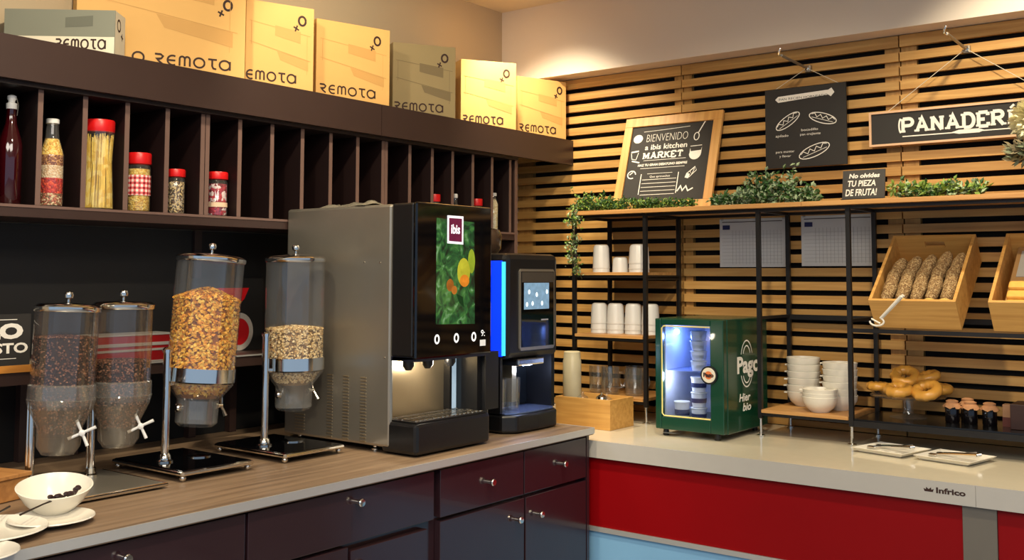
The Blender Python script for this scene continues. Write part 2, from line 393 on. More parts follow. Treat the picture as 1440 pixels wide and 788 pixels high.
# ------------------------------------------------------------------ left counter with drawers and doors
cab = thing('base_cabinets', (0, 0, 0), 'row of dark aubergine base cabinets with round metal knobs', 'cabinet')
B('carcass', CABM, cab, XL+.002, -2.125, .6, 3.224, .10, .874)
B('plinth', BLK, cab, XL+.002, -2.16, .6, 3.21, .0, .10)
B('end_stile', CABM, cab, -2.125, -2.10, 3.208, 3.224, .10, .872)
kn = None
def knob(y, z, par):
    global kn
    k = MB()
    k.lathe([(.006, 0), (.006, .014), (.0105, .018), (.0115, .025), (.0095, .028), (.001, .0285)], T=frame((-2.10, y, z), (0, 1, 0), (0, 0, 1)), n=14)
    k.build('knob', CHR, par, True)
def front(nm, y0, y1, z0, z1, ky, kz, inner=False):
    f = MB().box(-2.124, -2.10, y0+.003, y1-.003, z0, z1).build(nm, CABM, cab, bevel=.0015)
    knob(ky, kz, f); return f
for (y0, y1, ky) in ((.95, 1.665, 1.325), (1.668, 2.369, 2.04), (2.392, 2.822, 2.626), (2.822, 3.206, 3.038)):
    front('drawer', y0, y1, .722, .866, ky, .831 if y1 < 2.38 else .795)
front('door', .95, 1.31, .115, .712, 1.25, .64); front('door', 1.312, 1.665, .115, .712, 1.36, .64)
front('door', 1.668, 2.015, .115, .712, 1.96, .64); front('door', 2.02, 2.34, .115, .700, 2.08, .652)
front('door', 2.392, 2.826, .115, .710, 2.775, .648); front('door', 2.829, 3.206, .115, .710, 2.895, .645)
wt = tag(MB().box(XL+.002, -2.0835, .6, 3.228, .8745, .8995).build('worktop', TOPW), 'brown wood-look worktop along the left wall with an aluminium front edge', 'worktop')
B('metal_edge', SILV, wt, -2.0835, -2.08, .6, 3.2315, .878, .9005)
B('metal_edge', SILV, wt, XL+.002, -2.0835, 3.228, 3.2315, .878, .9005)

# ------------------------------------------------------------------ back counter
cnt = thing('buffet_counter', (0, 0, 0), 'low buffet counter with cream stone top, grey edge and red front', 'counter')
B('stone_top', STONE, cnt, XL+.004, 1.2, 3.2485, 4.058, .82, .8495)
B('edge_band', EDGEG, cnt, XL+.004, -.7695, 3.245, 3.2485, .787, .8495)
B('edge_band', EDGEG, cnt, -.7685, 1.2, 3.245, 3.2485, .787, .8495)
B('front_carcass', PILG, cnt, XL+.004, 1.2, 3.30, 4.058, .06, .82)
B('red_panel', REDP, cnt, XL+.004, -.812, 3.268, 3.30, .533, .787)
B('red_panel', REDP, cnt, -.716, 1.2, 3.268, 3.30, .533, .787)
B('pillar', PILG, cnt, -.811, -.717, 3.262, 3.30, .0, .787)
B('steel_rail', SILV, cnt, XL+.004, -.812, 3.262, 3.30, .515, .532)
B('lower_panel', BLUEP, cnt, XL+.004, -.812, 3.272, 3.30, .10, .514)
T = frame((-.915, 3.2448, .812), (1, 0, 0), (0, 0, 1))
text('Infrico', T @ Matrix.Translation((.0355, .003, 0)), .0165, INK, cnt, off=.0008, width=.083)
q = MB(); q.flat([(.002, .004), (.026, .004), (.029, .013), (.022, .010), (.021, .017), (.014, .011), (.007, .017), (.006, .010), (-.001, .013)], T); q.build('crown_emblem', INK, cnt)

# ------------------------------------------------------------------ cartons on top of the unit
def remota(T, h, w, m, parent, body='REMOTA'):
    L = {'R': [[(0, 1), (.45, 1), (.62, .82), (.5, .58), (.12, .46), (.3, .3), (.62, 0)]],
         'E': [arc(.42, .5, .4, .5, 60, 300, 12), [(.05, .5), (.62, .5)]],
         'M': [[(0, 0), (0, .7)]+arc(.2, .72, .2, .28, 180, 0, 8)+[(.4, 0)], [(.4, .7)]+arc(.6, .72, .2, .28, 180, 0, 8)+[(.8, 0)]],
         'O': [arc(.42, .5, .42, .5, 0, 360, 20)],
         'T': [[(0, 1), (.7, 1)], [(.33, 1), (.33, .3), (.42, .06), (.66, 0)]],
         'A': [arc(.42, .5, .42, .5, 0, 360, 20), [(.84, .95), (.84, 0)]]}
    W = {'R': .95, 'E': .95, 'M': 1.12, 'O': 1.12, 'T': .92, 'A': .9, ' ': .55}
    tot = sum(W[c] for c in body); sx = w/tot; x = 0; q = MB()
    for c in body:
        for st in L.get(c, []): q.stroke([((x+px)*sx, py*h) for px, py in st], h*.19, T)
        x += W[c]
    return q.build('lettering', m, parent)
def carton(R_, L_, H, d, label, mats=(KRAFT, KRAFTD, INK), tx=(.05, .75), body='REMOTA', th=.03, mark=(.82, -.05), group='furniture cartons on the wall unit', band=False, mname='carton', z=2.1055, lid=None):
    Rv = Vector((*R_, 0)); Lv = Vector((*L_, 0)); u = (Rv-Lv); W = u.length; u.normalize()
    ang = math.atan2(u.y, u.x)
    t = thing(mname, (L_[0], L_[1], z), label, 'box', group, rz=ang)
    # local: +x along the face, +y into the wall, front face y=0
    MB().box(0, W, 0, d, 0, H).build('card_box', mats[0], t, bevel=.0012)
    MB().box(W*0+.0, W, d*.42, d*.58, H, H+.0006).build('packing_tape', mats[1], t)
    T = frame((0, -.0003, 0), (1, 0, 0), (0, 0, 1))
    q = MB(); q.flat([(W*.42, H*.62), (W*.80, H*.56), (W*.80, H*.70), (W*.42, H*.74)], T, .0004)
    q.stroke([(W*.05, H*.76), (W*.95, H*.66)], .0018, T); q.stroke([(W*.05, H*.52), (W*.95, H*.36)], .0018, T)
    q.flat([(W*.45, H*.44), (W*.92, H*.36), (W*.92, H*.24), (W*.5, H*.34)], T, .0003)
    q.stroke([(W*.08, H*.76), (W*.08, H*.48)], .0015, T); q.stroke([(W*.9, H*.66), (W*.9, H*.2)], .0015, T)
    q.build('furniture_print', mats[1], t)
    remota(T @ Matrix.Translation((W*tx[0], .024, 0)), th, W*(tx[1]-tx[0]), mats[2], t, body)
    mx, my = W*mark[0], H+mark[1]
    q = MB(); q.stroke(arc(mx, my, .013, .016, 0, 360, 16), .0075, T)
    q.stroke([(mx-.032, my-.024), (mx-.012, my-.034)], .0055, T); q.stroke([(mx-.026, my-.040), (mx-.018, my-.018)], .0055, T)
    q.build('plus_mark', mats[2], t)
    return t
carton((-2.745, 2.134), (-2.95, 1.656), .42, .10, 'largest kraft carton, its top out of view, standing behind the small grey carton', tx=(.32, .91), body='O REMOTA', th=.031, mark=(.885, -.180))
carton((-2.745, 2.432), (-2.824, 2.197), .299, .17, 'narrow kraft carton just right of the largest one, first letters of its print hidden', tx=(-.12, .74))
carton((-2.745, 2.817), (-2.824, 2.515), .296, .17, 'kraft carton between the narrow carton and the shade-painted one', tx=(.05, .80))
carton((-2.745, 3.207), (-2.88, 2.974), .300, .155, 'olive-grey carton standing in the shade among the paler kraft ones', mats=(KRAFT_SHADE, KRAFT_SHADE_D, INK), tx=(.03, .80))
carton((-2.745, 3.624), (-2.88, 3.401), .303, .155, 'bright kraft carton right of the shade-painted one, second from the slatted wall', tx=(.04, .76))
carton((-2.745, 4.019), (-2.832, 3.752), .278, .16, 'kraft carton at the corner touching the slatted wall', tx=(.03, .78), mark=(.86, -.045))
# flat grey carton in front
Pc = Vector((-2.765, 1.674, 0)); Lc = Vector((-3.008, 1.464, 0)); u = Pc-Lc; W = u.length; ang = math.atan2(u.y, u.x)
t = thing('carton', (Lc.x, Lc.y, 2.1055), 'small grey-green carton lying flat with a white printed band', 'box', 'furniture cartons on the wall unit', rz=ang)
MB().box(0, W, 0, .094, 0, .139).build('card_box', GREYC, t, bevel=.001)
T = frame((0, -.0003, 0), (1, 0, 0), (0, 0, 1))
MB().flat([(.001, .001), (W-.001, .001), (W-.001, .058), (.001, .058)], T, .0002).build('white_band', WHITEC, t)
MB().flat([(W*.55, .085), (W*.8, .09), (W*.8, .122), (W*.55, .115)], T, .0002).build('furniture_print', GREYD, t)
remota(T @ Matrix.Translation((W*.47, .022, 0)), .027, W*.45, INK, t)
Te = frame((W+.0003, 0, 0), (0, 1, 0), (0, 0, 1))
MB().flat([(.001, .001), (.093, .001), (.093, .138), (.001, .138)], Te, .0002).build('painted_lit_end', WHITEC, t)  # end face coloured white to stand for the light on it
q = MB(); q.stroke(arc(.034, .100, .015, .017, 0, 360, 16), .006, Te, .0006); q.stroke([(.054, .074), (.074, .068)], .005, Te, .0006); q.stroke([(.064, .082), (.064, .060)], .004, Te, .0006); q.build('plus_mark', INK, t)

# ------------------------------------------------------------------ jars and bottles in the pigeonholes
ZS = 1.6512; XJ = -2.823
t = thing('swing_top_bottle', (XJ, 1.403, ZS), 'dark red swing-top glass bottle at the far left of the pigeonholes', 'bottle')
WINE = mat('dark_red_liquid', (48, 4, 9), .08, 0, .1, 6, .7, coat=.6)
MB().lathe([(.028, 0), (.031, .004), (.031, .165), (.027, .185), (.015, .225), (.0125, .262), (.0135, .266)], n=28).build('glass_body', WINE, t, True)
MB().lathe([(.0135, .2662), (.0145, .270), (.0145, .282), (.009, .284), (.009, .290), (.012, .294), (.012, .303), (.004, .307)], n=18).build('porcelain_stopper', WPORC, t, True)
MB().tube([(0, .0155, .25), (0, .017, .262), (0, .019, .280), (0, .0135, .298), (0, .004, .304)], .0016, 6).build('wire_bail', CHR, t, True)
LB = [('layered_bottle', 1.505, .253)]
t = thing('layered_bottle', (XJ, 1.523, ZS), 'glass bottle with layered yellow, white and red grains and a white cap', 'bottle')
rb = lambda z: .033 if z < .15 else .033-(z-.15)/.05*.0145 if z < .20 else .0185-(z-.20)*.06
yell = speckle('yellow_pasta_bits', [(236, 196, 90), (214, 162, 60), (244, 216, 130)], 190)
for k, (nm, z0, z1, m_) in enumerate([('spotted_layer', .004, .038, speckle('mixed_beans', [(150, 60, 40), (226, 200, 160), (120, 90, 50), (200, 120, 90)], 220)), ('red_layer', .038, .082, speckle('red_bits', [(206, 38, 24), (230, 80, 40), (170, 24, 20)], 160)),
                          ('white_layer', .082, .118, speckle('rice_layer', [(232, 206, 170), (244, 224, 196), (214, 176, 136)], 300)), ('brown_layer', .118, .148, speckle('brown_bits', [(150, 90, 50), (206, 150, 90), (120, 60, 40)], 260)), ('yellow_layer', .148, .195, yell)]):
    MB().lathe([(rb(z0+(z1-z0)*i/4)-.0015, z0+(z1-z0)*i/4) for i in range(5)], n=24).build(nm, m_, t, True)
MB().shell([(.031, 0), (.033, .003)]+[(rb(.14+.01*i), .14+.01*i) for i in range(11)]+[(.0160, .244)], n=28).build('glass_body', CLEAR, t, True)
MB().lathe([(.0178, .240), (.0182, .243), (.0182, .252), (.016, .2535)], n=22).build('cap', WPORC, t, True)
t = thing('pasta_jar', (XJ, 1.668, ZS), 'tall waisted jar of spaghetti with a red lid', 'jar')
prof = [(.042, 0), (.0445, .004), (.0435, .05), (.039, .13), (.040, .18), (.0435, .225), (.0435, .232)]
MB().shell(prof, n=28).build('glass_body', GLASS, t, True)
rp = lambda z: .039+.0045*abs(z-.14)/.1
q = MB()
for k in range(240):
    a = random.uniform(0, 6.283); rr = math.sqrt(random.random())*.9 if k > 80 else .93; b_ = a+random.uniform(-.25, .25); h = random.uniform(.20, .226)
    q.tube([(rr*rp(z)*math.cos(a+(b_-a)*z/.2), rr*rp(z)*math.sin(a+(b_-a)*z/.2), z) for z in (.004, .075, .14, h)], .0014, 4)
o = q.build('spaghetti', speckle('spaghetti_yellow', [(240, 206, 96), (228, 186, 74), (246, 220, 130)], 60, .5, .1), t, True); o['kind'] = 'stuff'
MB().lathe([(.0425, .230), (.044, .234), (.044, .262), (.042, .2665), (.001, .267)], n=28).build('lid', REDL, t, True)
def jar(y, r, H, label, lidh, fill, lab=None, nm='jar', x=XJ):
    t = thing(nm, (x, y, ZS), label, 'jar', 'red-lidded jars in the pigeonholes')
    MB().shell([(r*.86, 0), (r*.96, .004), (r*.96, H-lidh-.012), (r*.86, H-lidh-.002)], n=26).build('glass_body', GLASS, t, True)
    MB().lathe([(r*.86, .003), (r*.9, .006), (r*.9, H-lidh-.016), (.001, H-lidh-.012)], n=26).build('filling', fill, t, True)
    MB().lathe([(r*.97, H-lidh), (r, H-lidh+.003), (r, H-.004), (r*.95, H), (.001, H+.0004)], n=26).build('lid', REDL, t, True)
    if lab: MB().shell([(r*.975, lab[0]), (r*.975, lab[1])], n=26).build('label', lab[2], t, True)
    return t
def gingham():
    m = bpy.data.materials.new('gingham_print'); m.use_nodes = True; nt = m.node_tree; b = nt.nodes['Principled BSDF']
    tc = nt.nodes.new('ShaderNodeTexCoord'); sp = nt.nodes.new('ShaderNodeSeparateXYZ'); nt.links.new(tc.outputs['Object'], sp.inputs[0])
    at = nt.nodes.new('ShaderNodeMath'); at.operation = 'ARCTAN2'; nt.links.new(sp.outputs[1], at.inputs[0]); nt.links.new(sp.outputs[0], at.inputs[1])
    outs = []
    for src, k in ((at.outputs[0], 2.55), (sp.outputs[2], 66)):
        a = nt.nodes.new('ShaderNodeMath'); a.operation = 'MULTIPLY'; a.inputs[1].default_value = k; nt.links.new(src, a.inputs[0])
        f = nt.nodes.new('ShaderNodeMath'); f.operation = 'FRACT'; nt.links.new(a.outputs[0], f.inputs[0])
        g = nt.nodes.new('ShaderNodeMath'); g.operation = 'GREATER_THAN'; g.inputs[1].default_value = .5; nt.links.new(f.outputs[0], g.inputs[0]); outs.append(g)
    s2 = nt.nodes.new('ShaderNodeMath'); s2.operation = 'ADD'; nt.links.new(outs[0].outputs[0], s2.inputs[0]); nt.links.new(outs[1].outputs[0], s2.inputs[1])
    h = nt.nodes.new('ShaderNodeMath'); h.operation = 'MULTIPLY'; h.inputs[1].default_value = .5; nt.links.new(s2.outputs[0], h.inputs[0])
    cr = nt.nodes.new('ShaderNodeValToRGB'); cr.color_ramp.interpolation = 'CONSTANT'; e = cr.color_ramp.elements
    e[0].color = srgb((240, 224, 214)); e[1].position = .75; e[1].color = srgb((140, 18, 30)); q = e.new(.25); q.color = srgb((226, 110, 110))
    nt.links.new(h.outputs[0], cr.inputs[0]); nt.links.new(cr.outputs[0], b.inputs['Base Color']); return m
jar(1.803, .0365, .181, 'squat jar with a red and white gingham label and red lid', .034, yell, (.050, .112, gingham()))
jar(1.934, .030, .142, 'small jar of mixed seeds under a red lid, left of the double divider', .024, speckle('mixed_seed', [(236, 206, 140), (70, 50, 36), (210, 190, 160), (120, 90, 60)], 230))
jar(2.092, .035, .146, 'short jar with dark pink and white contents left of the silver machine', .024, speckle('berry_mix', [(170, 24, 60), (240, 220, 220), (196, 40, 60), (130, 16, 40)], 120), (.03, .045, mat('pale_label', (220, 190, 160), .6)))
jar(3.168, .026, .142, 'left red-lidded jar peeping over the black drink machine', .03, yell)
jar(3.442, .028, .140, 'right red-lidded jar peeping over the black drink machine', .03, speckle('cream_bits', [(240, 220, 180), (226, 196, 140)], 200))
t = thing('stopper_bottle', (XJ, 3.300, ZS), 'small bottle whose white stopper just shows above the black machine', 'bottle')
MB().lathe([(.022, 0), (.023, .003), (.023, .09), (.010, .115), (.010, .135)], n=20).build('glass_body', GLASS, t, True); MB().lathe([(.0105, .1352), (.012, .138), (.012, .150), (.009, .153)], n=16).build('stopper', WPORC, t, True)
t = thing('pasta_bottle', (XJ, 3.560, ZS), 'slim bottle of pale pasta with a white cap in the last pigeonhole', 'bottle')
MB().lathe([(.020, .002), (.021, .005), (.021, .125), (.012, .145)], n=22).build('filling', speckle('pale_pasta', [(240, 224, 176), (226, 202, 146), (248, 236, 200)], 140), t, True)
MB().shell([(.021, 0), (.0225, .004), (.0225, .128), (.013, .152), (.012, .160)], n=24).build('glass_body', GLASS, t, True)
MB().lathe([(.015, .160), (.0155, .162), (.0155, .172), (.013, .174)], n=18).build('cap', WPORC, t, True)

# ------------------------------------------------------------------ cereal dispensers
def cross_knob(par, T, s=1.0, four=True):
    q = MB(); q.lathe([(.007*s, 0), (.008*s, .003), (.008*s, .012), (.004*s, .014)], n=12, T=T)
    for a in ((25, 115, 205, 295) if four else (70, 250)):
        c, d = math.cos(R(a)), math.sin(R(a)); q.tube([(.004*s*c, .004*s*d, .007), (.036*s*c, .036*s*d, .009)], [.0035*s, .0045*s], 8, T)
    return q.build('cross_knob', WPORC if four else CHR, par, True)
def lidparts(t, r, z0, h, T=I4):
    MB().lathe([(r*1.03, z0), (r*1.05, z0+.003), (r*1.05, z0+.012), (r*1.0, z0+.016), (r*.9, z0+.020), (r*.35, z0+h*.85), (.001, z0+h)], n=36).build('lid', CHR, t, True)
    MB().lathe([(.004, z0+h-.004), (.004, z0+h+.006), (.011, z0+h+.010), (.0125, z0+h+.018), (.010, z0+h+.025), (.001, z0+h+.028)], n=16).build('lid_knob', CHR, t, True)
def flakes(name, label, cat, loc, rad, zb, zt, peak, n, size, mats, core, rot, cone=None):
    """a heap: rough core plus flakes lying over its skin"""
    q = MB(); q.use(core)
    prof = ([(.02, cone[0]), (cone[1]*.9, cone[0])] if cone else [(rad*.3, zb)])+[(rad*.93, zb), (rad*.93, zt-.004)]
    for i in range(1, 6): prof.append((rad*.93*(1-i/5)+1e-5, zt-.004+peak*(1-(1-i/5)**1.3)))
    q.lathe(prof, n=32)
    for k in range(n):
        a = random.uniform(0, 6.283)
        if random.random() < .75:
            z = random.uniform(zb if not cone else cone[0]+.01, zt); rr = rad if z >= zb else cone[1]+(rad-cone[1])*(z-cone[0])/(zb-cone[0]); nrm = Vector((math.cos(a), math.sin(a), 0))
        else:
            rr = rad*math.sqrt(random.random()); z = zt+peak*(1-(rr/rad)**1.3); nrm = Vector((0, 0, 1))
        c = Vector((rr*math.cos(a), rr*math.sin(a), z))-nrm*size*.25
        nn = (nrm+Vector([random.uniform(-.9, .9) for _ in range(3)])).normalized(); e1 = nn.orthogonal().normalized(); e2 = nn.cross(e1); ph = random.uniform(0, 6.28)
        q.use(random.choice(mats)); m_ = 5; pts = []
        for i in range(m_):
            aa = ph+6.283*i/m_; rd = size*random.uniform(.35, .62); pts.append(c+e1*rd*math.cos(aa)+e2*rd*math.sin(aa)+nn*random.uniform(-.12, .12)*size)
        q.add([tuple(c+nn*size*.18)]+[tuple(p) for p in pts], [(0, 1+i, 1+(i+1) % m_) for i in range(m_)])
    o = q.build(name, None, None); o.location = loc; o.rotation_euler = rot
    return tag(o, label, cat, kind='stuff')
def steel_dispenser(hx, hy, r, zl, zring, label, tilt, zst):
    """single dispenser on four ball feet; hopper axis passes (hx,hy); zl lid underside, zring band top"""
    bx_, by_ = hx-.0, hy-.055
    t = thing('cereal_dispenser', (bx_, by_, .9), label, 'dispenser', 'single chrome cereal dispensers')
    MB().box(-.165, .165, -.115, .115, .022, .030).build('base_plate', GLB, t, bevel=.003)
    q = MB()
    for s in (-1, 1):
        q.tube([(-.165, s*.117, .022), (.165, s*.117, .022)], .006, 8); q.tube([(s*.167, -.115, .022), (s*.167, .115, .022)], .006, 8)
    q.build('rim_rail', CHR, t, True)
    for sx in (-1, 1):
        for sy in (-1, 1):
            q = MB(); q.ball((sx*.155, sy*.108, .0095), .0095, 12); q.tube([(sx*.155, sy*.108, .014), (sx*.155, sy*.108, .024)], .005, 8); q.build('foot', CHR, t, True)
    st = -.06
    MB().lathe([(.024, .030), (.024, .034), (.018, .037), (.016, .050), (.012, .054)], c=(0, st, 0), n=20).build('stem_flange', CHR, t, True)
    MB().tube([(0, st, .04), (0, st, zst-.9)], .0115, 14).build('stem', CHR, t, True)
    MB().lathe([(.014, 0), (.014, .008), (.008, .014), (.001, .016)], c=(0, st, zst-.9), n=14).build('stem_cap', CHR, t, True)
    h = MB(); zr = zring-.9
    MB().box(-.006, .006, st, .055-r*.9, zr-.04, zr-.028).build('arm', CHR, t)
    MB().lathe([(.035, .0302), (.035, .033), (.02, .036), (.001, .0362)], c=(0, .055, 0), n=24).build('drip_disc', CHR, t, True)
    e = bpy.data.objects.new('hopper', None); COL.objects.link(e); e.parent = t; e.location = (0, .055, zring-.9); e.rotation_euler = tilt; e.empty_display_size = .02
    e2 = e
    H = zl-zring
    MB().shell([(r, -.018), (r, H)], n=40).build('cylinder', CLEAR, e2, True)
    MB().shell([(r*.985, 0), (r*1.035, .003), (r*1.035, -.036), (r*.985, -.04)], n=40).build('band', CHR, e2, True)
    MB().shell([(r, -.040), (r*.99, -.045), (r*.62, -.090), (r*.62, -.155), (r*.5, -.166)], n=32).build('funnel', FROST, e2, True)
    lidparts(e2, r, H, .030)
    for s in (1,):
        T = frame((.0, r*.64, -.105), (1, 0, 0), (0, 0, 1)); T = Matrix.Translation((0, r*.62, -.110)) @ Matrix.Rotation(R(-90), 4, 'X')
        q = MB(); q.lathe([(.010, 0), (.010, .008), (.006, .012), (.006, .026)], n=12, T=T)
        for a in (60, 240): q.tube([(0, 0, .024), (.034*math.cos(R(a)), .034*math.sin(R(a)), .030)], [.004, .007], 8, T)
        q.build('wing_knob', CHR, e2, True)
    MB().lathe([(.012, 0), (.012, .01), (.008, .014)], n=12, T=Matrix.Translation((0, -r*.62, -.112)) @ Matrix.Rotation(R(90), 4, 'X')).build('axle_cap', CHR, e2, True)
    return t
tiltA = (R(-4.2), R(1), 0)
steel_dispenser(-2.57, 1.862, .0975, 1.497, 1.184, 'tall steel-banded dispenser two-thirds full of corn flakes', tiltA, 1.238)
steel_dispenser(-2.57, 2.215, .0935, 1.500, 1.194, 'tall steel-banded dispenser of pale oats beside the silver machine', (0, 0, 0), 1.268)
flakes('corn_flakes', 'orange corn flakes heaped inside the third dispenser from the left', 'cereal', (-2.57, 1.862, 1.184), .0945, -.030, .205, .036, 4600, .0125, [FLAKE, FLAKE, FLAKE2, FLAKE3], FCORE, tiltA, cone=(-.085, .055))
OAT1 = mat('pale_oat', (222, 192, 136), .7, 0, .2, 60); OAT2 = mat('tan_oat', (188, 150, 92), .7, 0, .2, 60)
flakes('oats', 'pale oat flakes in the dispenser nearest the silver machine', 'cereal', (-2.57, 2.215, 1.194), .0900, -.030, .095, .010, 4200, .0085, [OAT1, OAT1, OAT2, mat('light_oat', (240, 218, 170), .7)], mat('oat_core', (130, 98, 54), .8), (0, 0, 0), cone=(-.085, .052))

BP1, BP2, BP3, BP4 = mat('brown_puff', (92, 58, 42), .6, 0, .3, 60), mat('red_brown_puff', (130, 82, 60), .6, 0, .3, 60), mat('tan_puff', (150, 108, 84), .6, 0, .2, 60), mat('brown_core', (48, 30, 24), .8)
t = thing('twin_cereal_dispenser', (-2.53, 1.48, .9), 'pair of smoky plastic dispensers of brown cereal sharing one steel base', 'dispenser')
MB().box(-.15, .15, -.155, .14, .004, .016).build('base_plate', STEEL, t, bevel=.003)
MB().tube([(-.15, .143, .010), (.153, .143, .010), (.153, -.157, .010), (-.15, -.157, .010)], .0055, 8).build('rim_rail', CHR, t, True)
for sx in (-1, 1):
    for sy in (-1, 1): MB().lathe([(.010, 0), (.010, .0045)], c=(sx*.13, sy*.125, 0), n=12).build('foot', BLK, t, True)
for (hx, hy, sx, sy, zr, zl, ti, nm) in ((-2.56, 1.43, -2.585, 1.365, 1.172, 1.362, R(-2.6), 'left'), (-2.58, 1.608, -2.60, 1.54, 1.166, 1.364, R(-.8), 'right')):
    lx, ly = sx+2.53, sy-1.48
    MB().lathe([(.018, .016), (.018, .022), (.013, .026), (.013, .04)], c=(lx, ly, 0), n=18).build('stem_flange', CHR, t, True)
    q = MB(); q.tube([(lx, ly, .02), (lx, ly, zr-.94)], .008, 12); q.tube([(lx-.018, ly, .02), (lx-.018, ly, zr-.94)], .005, 10); q.build('stem', CHR, t, True)
    e = bpy.data.objects.new('hopper', None); COL.objects.link(e); e.parent = t; e.location = (hx+2.53, hy-1.48, zr-.9); e.rotation_euler = (ti, 0, 0); e.empty_display_size = .02
    r = .079; H = zl-zr
    MB().shell([(r, -.05), (r, H)], n=36).build('cylinder', SMOKE, e, True)
    MB().shell([(r*.99, .004), (r*1.05, 0), (r*1.05, -.034), (r*1.07, -.036), (r*1.0, -.058)], n=36).build('collar', FROST, e, True)
    # boxy outlet chute
    c = []
    for rr, z, k in ((r*1.0, -.058, 0), (r*.72, -.105, 1), (r*.68, -.155, 1), (r*.5, -.176, 1)):
        c.append((rr, z))
    MB().shell(c, n=28).build('funnel', SFUN, e, True)
    lidparts(e, r, H, .026)
    # cross-shaped dial faces the aisle
    cross_knob(e, Matrix.Translation((.060, .030, -.118)) @ frame((0, 0, 0), (.62, .78, 0), (0, 0, 1)), 1.0)
    flakes('brown_cereal', 'dark brown cereal filling the %s smoky dispenser' % ('leftmost' if nm == 'left' else 'second'), 'cereal', (hx, hy, zr), r*.95, -.05, .125 if nm == 'left' else .058, .006, 3600, .0062,
           [BP1, BP2, BP1, BP3], BP4, (ti, 0, 0), cone=(-.13, .048))

# ------------------------------------------------------------------ silver and black drink machine
mx0, mxf, my0, my1 = -2.768, -2.268, 2.344, 2.835
t = thing('juice_machine', (mx0, my0, .9), 'large drink machine with brushed steel side and black glass front', 'drink machine')
D_ = mxf-mx0; Wm = my1-my0
B('body', STEEL, t, 0, D_, 0, .018, .02, .785, bevel=.012)
B('body_right_side', STEEL, t, 0, D_, Wm-.012, Wm, .02, .785)
B('top_cover', STEEL, t, .004, D_, .018, Wm-.012, .765, .785)
B('rear_panel', STEEL, t, 0, .012, .018, Wm-.012, .02, .765)
B('inner_floor', BLK, t, .012, D_+.1, .01, Wm-.13, .02, .032)
B('recess_back', STEELW, t, D_-.05, D_-.038, .018, .305, .032, .34)
B('recess_side', BLK, t, D_-.05, D_+.09, Wm-.125, Wm-.115, .032, .34)
B('recess_divider', BLK, t, D_-.12, D_-.01, .298, .308, .032, .31)
MB().box(D_-.045, D_-.04, .312, .37, .095, .285).build('lit_panel', mat('pale_lit_panel', (190, 214, 230), .3, 0, .06, 12, emit=.55), t)
XD = -2.161-mx0
B('front_housing', BLK, t, D_+.001, XD-.014, .001, .37, .305, .786, bevel=.006)
B('housing_underside', mat('underside_plastic', (22, 26, 40), .3), t, D_, XD-.004, .004, .366, .292, .305)
gl = B('glass_door', GLB, t, XD-.014, XD, .0, .374, .30, .788, bevel=.005)
B('side_column', BLK, t, D_+.0, D_+.07, .345, Wm-.03, .105, .30)
B('drip_tray', BLK, t, D_-.04, XD+.004, .002, .366, .006, .104, bevel=.012)
B('tray_rim', BLK, t, D_-.03, XD-.004, .010, .358, .104, .108)
q = MB()
for k in range(16): q.box(D_-.025, XD-.012, .022+k*.021, .028+k*.021, .108, .111)
for x in (D_-.02, D_+.03, XD-.02): q.box(x, x+.004, .018, .35, .1075, .1105)
q.build('tray_grille', CHR, t)
for y in (.035, .125, .235):
    MB().lathe([(.010, .262), (.012, .266), (.018, .275), (.018, .291)], c=(D_+.045, y, 0), n=16).build('nozzle', BLK, t, True)
T = frame((XD+.0003, 0, 0), (0, 1, 0), (0, 0, 1))
# screen picture: foliage with fruit
def screenmat():
    m = bpy.data.materials.new('screen_foliage'); m.use_nodes = True; nt = m.node_tree; b = nt.nodes['Principled BSDF']; b.inputs['Base Color'].default_value = (.01, .01, .01, 1); b.inputs['Roughness'].default_value = .1
    tc = nt.nodes.new('ShaderNodeTexCoord'); n = nt.nodes.new('ShaderNodeTexNoise'); n.inputs['Scale'].default_value = 22; n.inputs['Distortion'].default_value = 1.6; nt.links.new(tc.outputs['Object'], n.inputs['Vector'])
    cr = nt.nodes.new('ShaderNodeValToRGB'); e = cr.color_ramp.elements; e[0].position = .32; e[0].color = srgb((14, 40, 20)); e[1].position = .75; e[1].color = srgb((150, 196, 140)); x = e.new(.5); x.color = srgb((40, 104, 50)); x = e.new(.6); x.color = srgb((74, 140, 60))
    nt.links.new(n.outputs['Fac'], cr.inputs[0]); nt.links.new(cr.outputs[0], b.inputs['Emission Color']); b.inputs['Emission Strength'].default_value = .62; return m
pl = bpy.data.lights.new('recess_lamp', 'POINT'); pl.energy = 1.6; pl.color = (1, .88, .68); pl.shadow_soft_size = .02
po = bpy.data.objects.new('recess_lamp', pl); COL.objects.link(po); po.location = (mx0+D_+.03, my0+.16, 1.175)
q = MB(); q.prism([(XD-.10, .293), (XD-.004, .300), (XD-.004, .304), (XD-.10, .304)], .360, frame((0, .364, 0), (1, 0, 0), (0, 0, 1))); q.build('sloped_chin', mat('painted_blue_reflection', (24, 44, 120), .25, .3), t)  # blue light reflected under the housing is put into the chin colour
sc = MB().flat([(.092, .405), (.285, .400), (.280, .735), (.092, .742)], T).build('screen', screenmat(), t)
def em(name, c, s=.8, var=.2, scl=30): return mat(name, c, .2, 0, var, scl, .2, emit=s)
for i, (cx, cy, rx, ry, c) in enumerate(((.266, .606, .018, .040, (120, 140, 40)), (.226, .570, .032, .046, (150, 150, 44)), (.230, .542, .024, .020, (180, 110, 34)), (.158, .528, .018, .020, (128, 78, 30)), (.178, .512, .014, .014, (150, 92, 36)))):
    MB().flat(arc(cx, cy, rx, ry, 0, 345, 22), T, .001+.0004*i).build('fruit_picture', em('fruit_glow', c, .42, .5, 34), sc)
MB().flat([(.205, .47), (.23, .455), (.222, .49), (.19, .50)], T, .0012).build('leaf_picture', em('leaf_glow', (16, 44, 22), .5), sc)
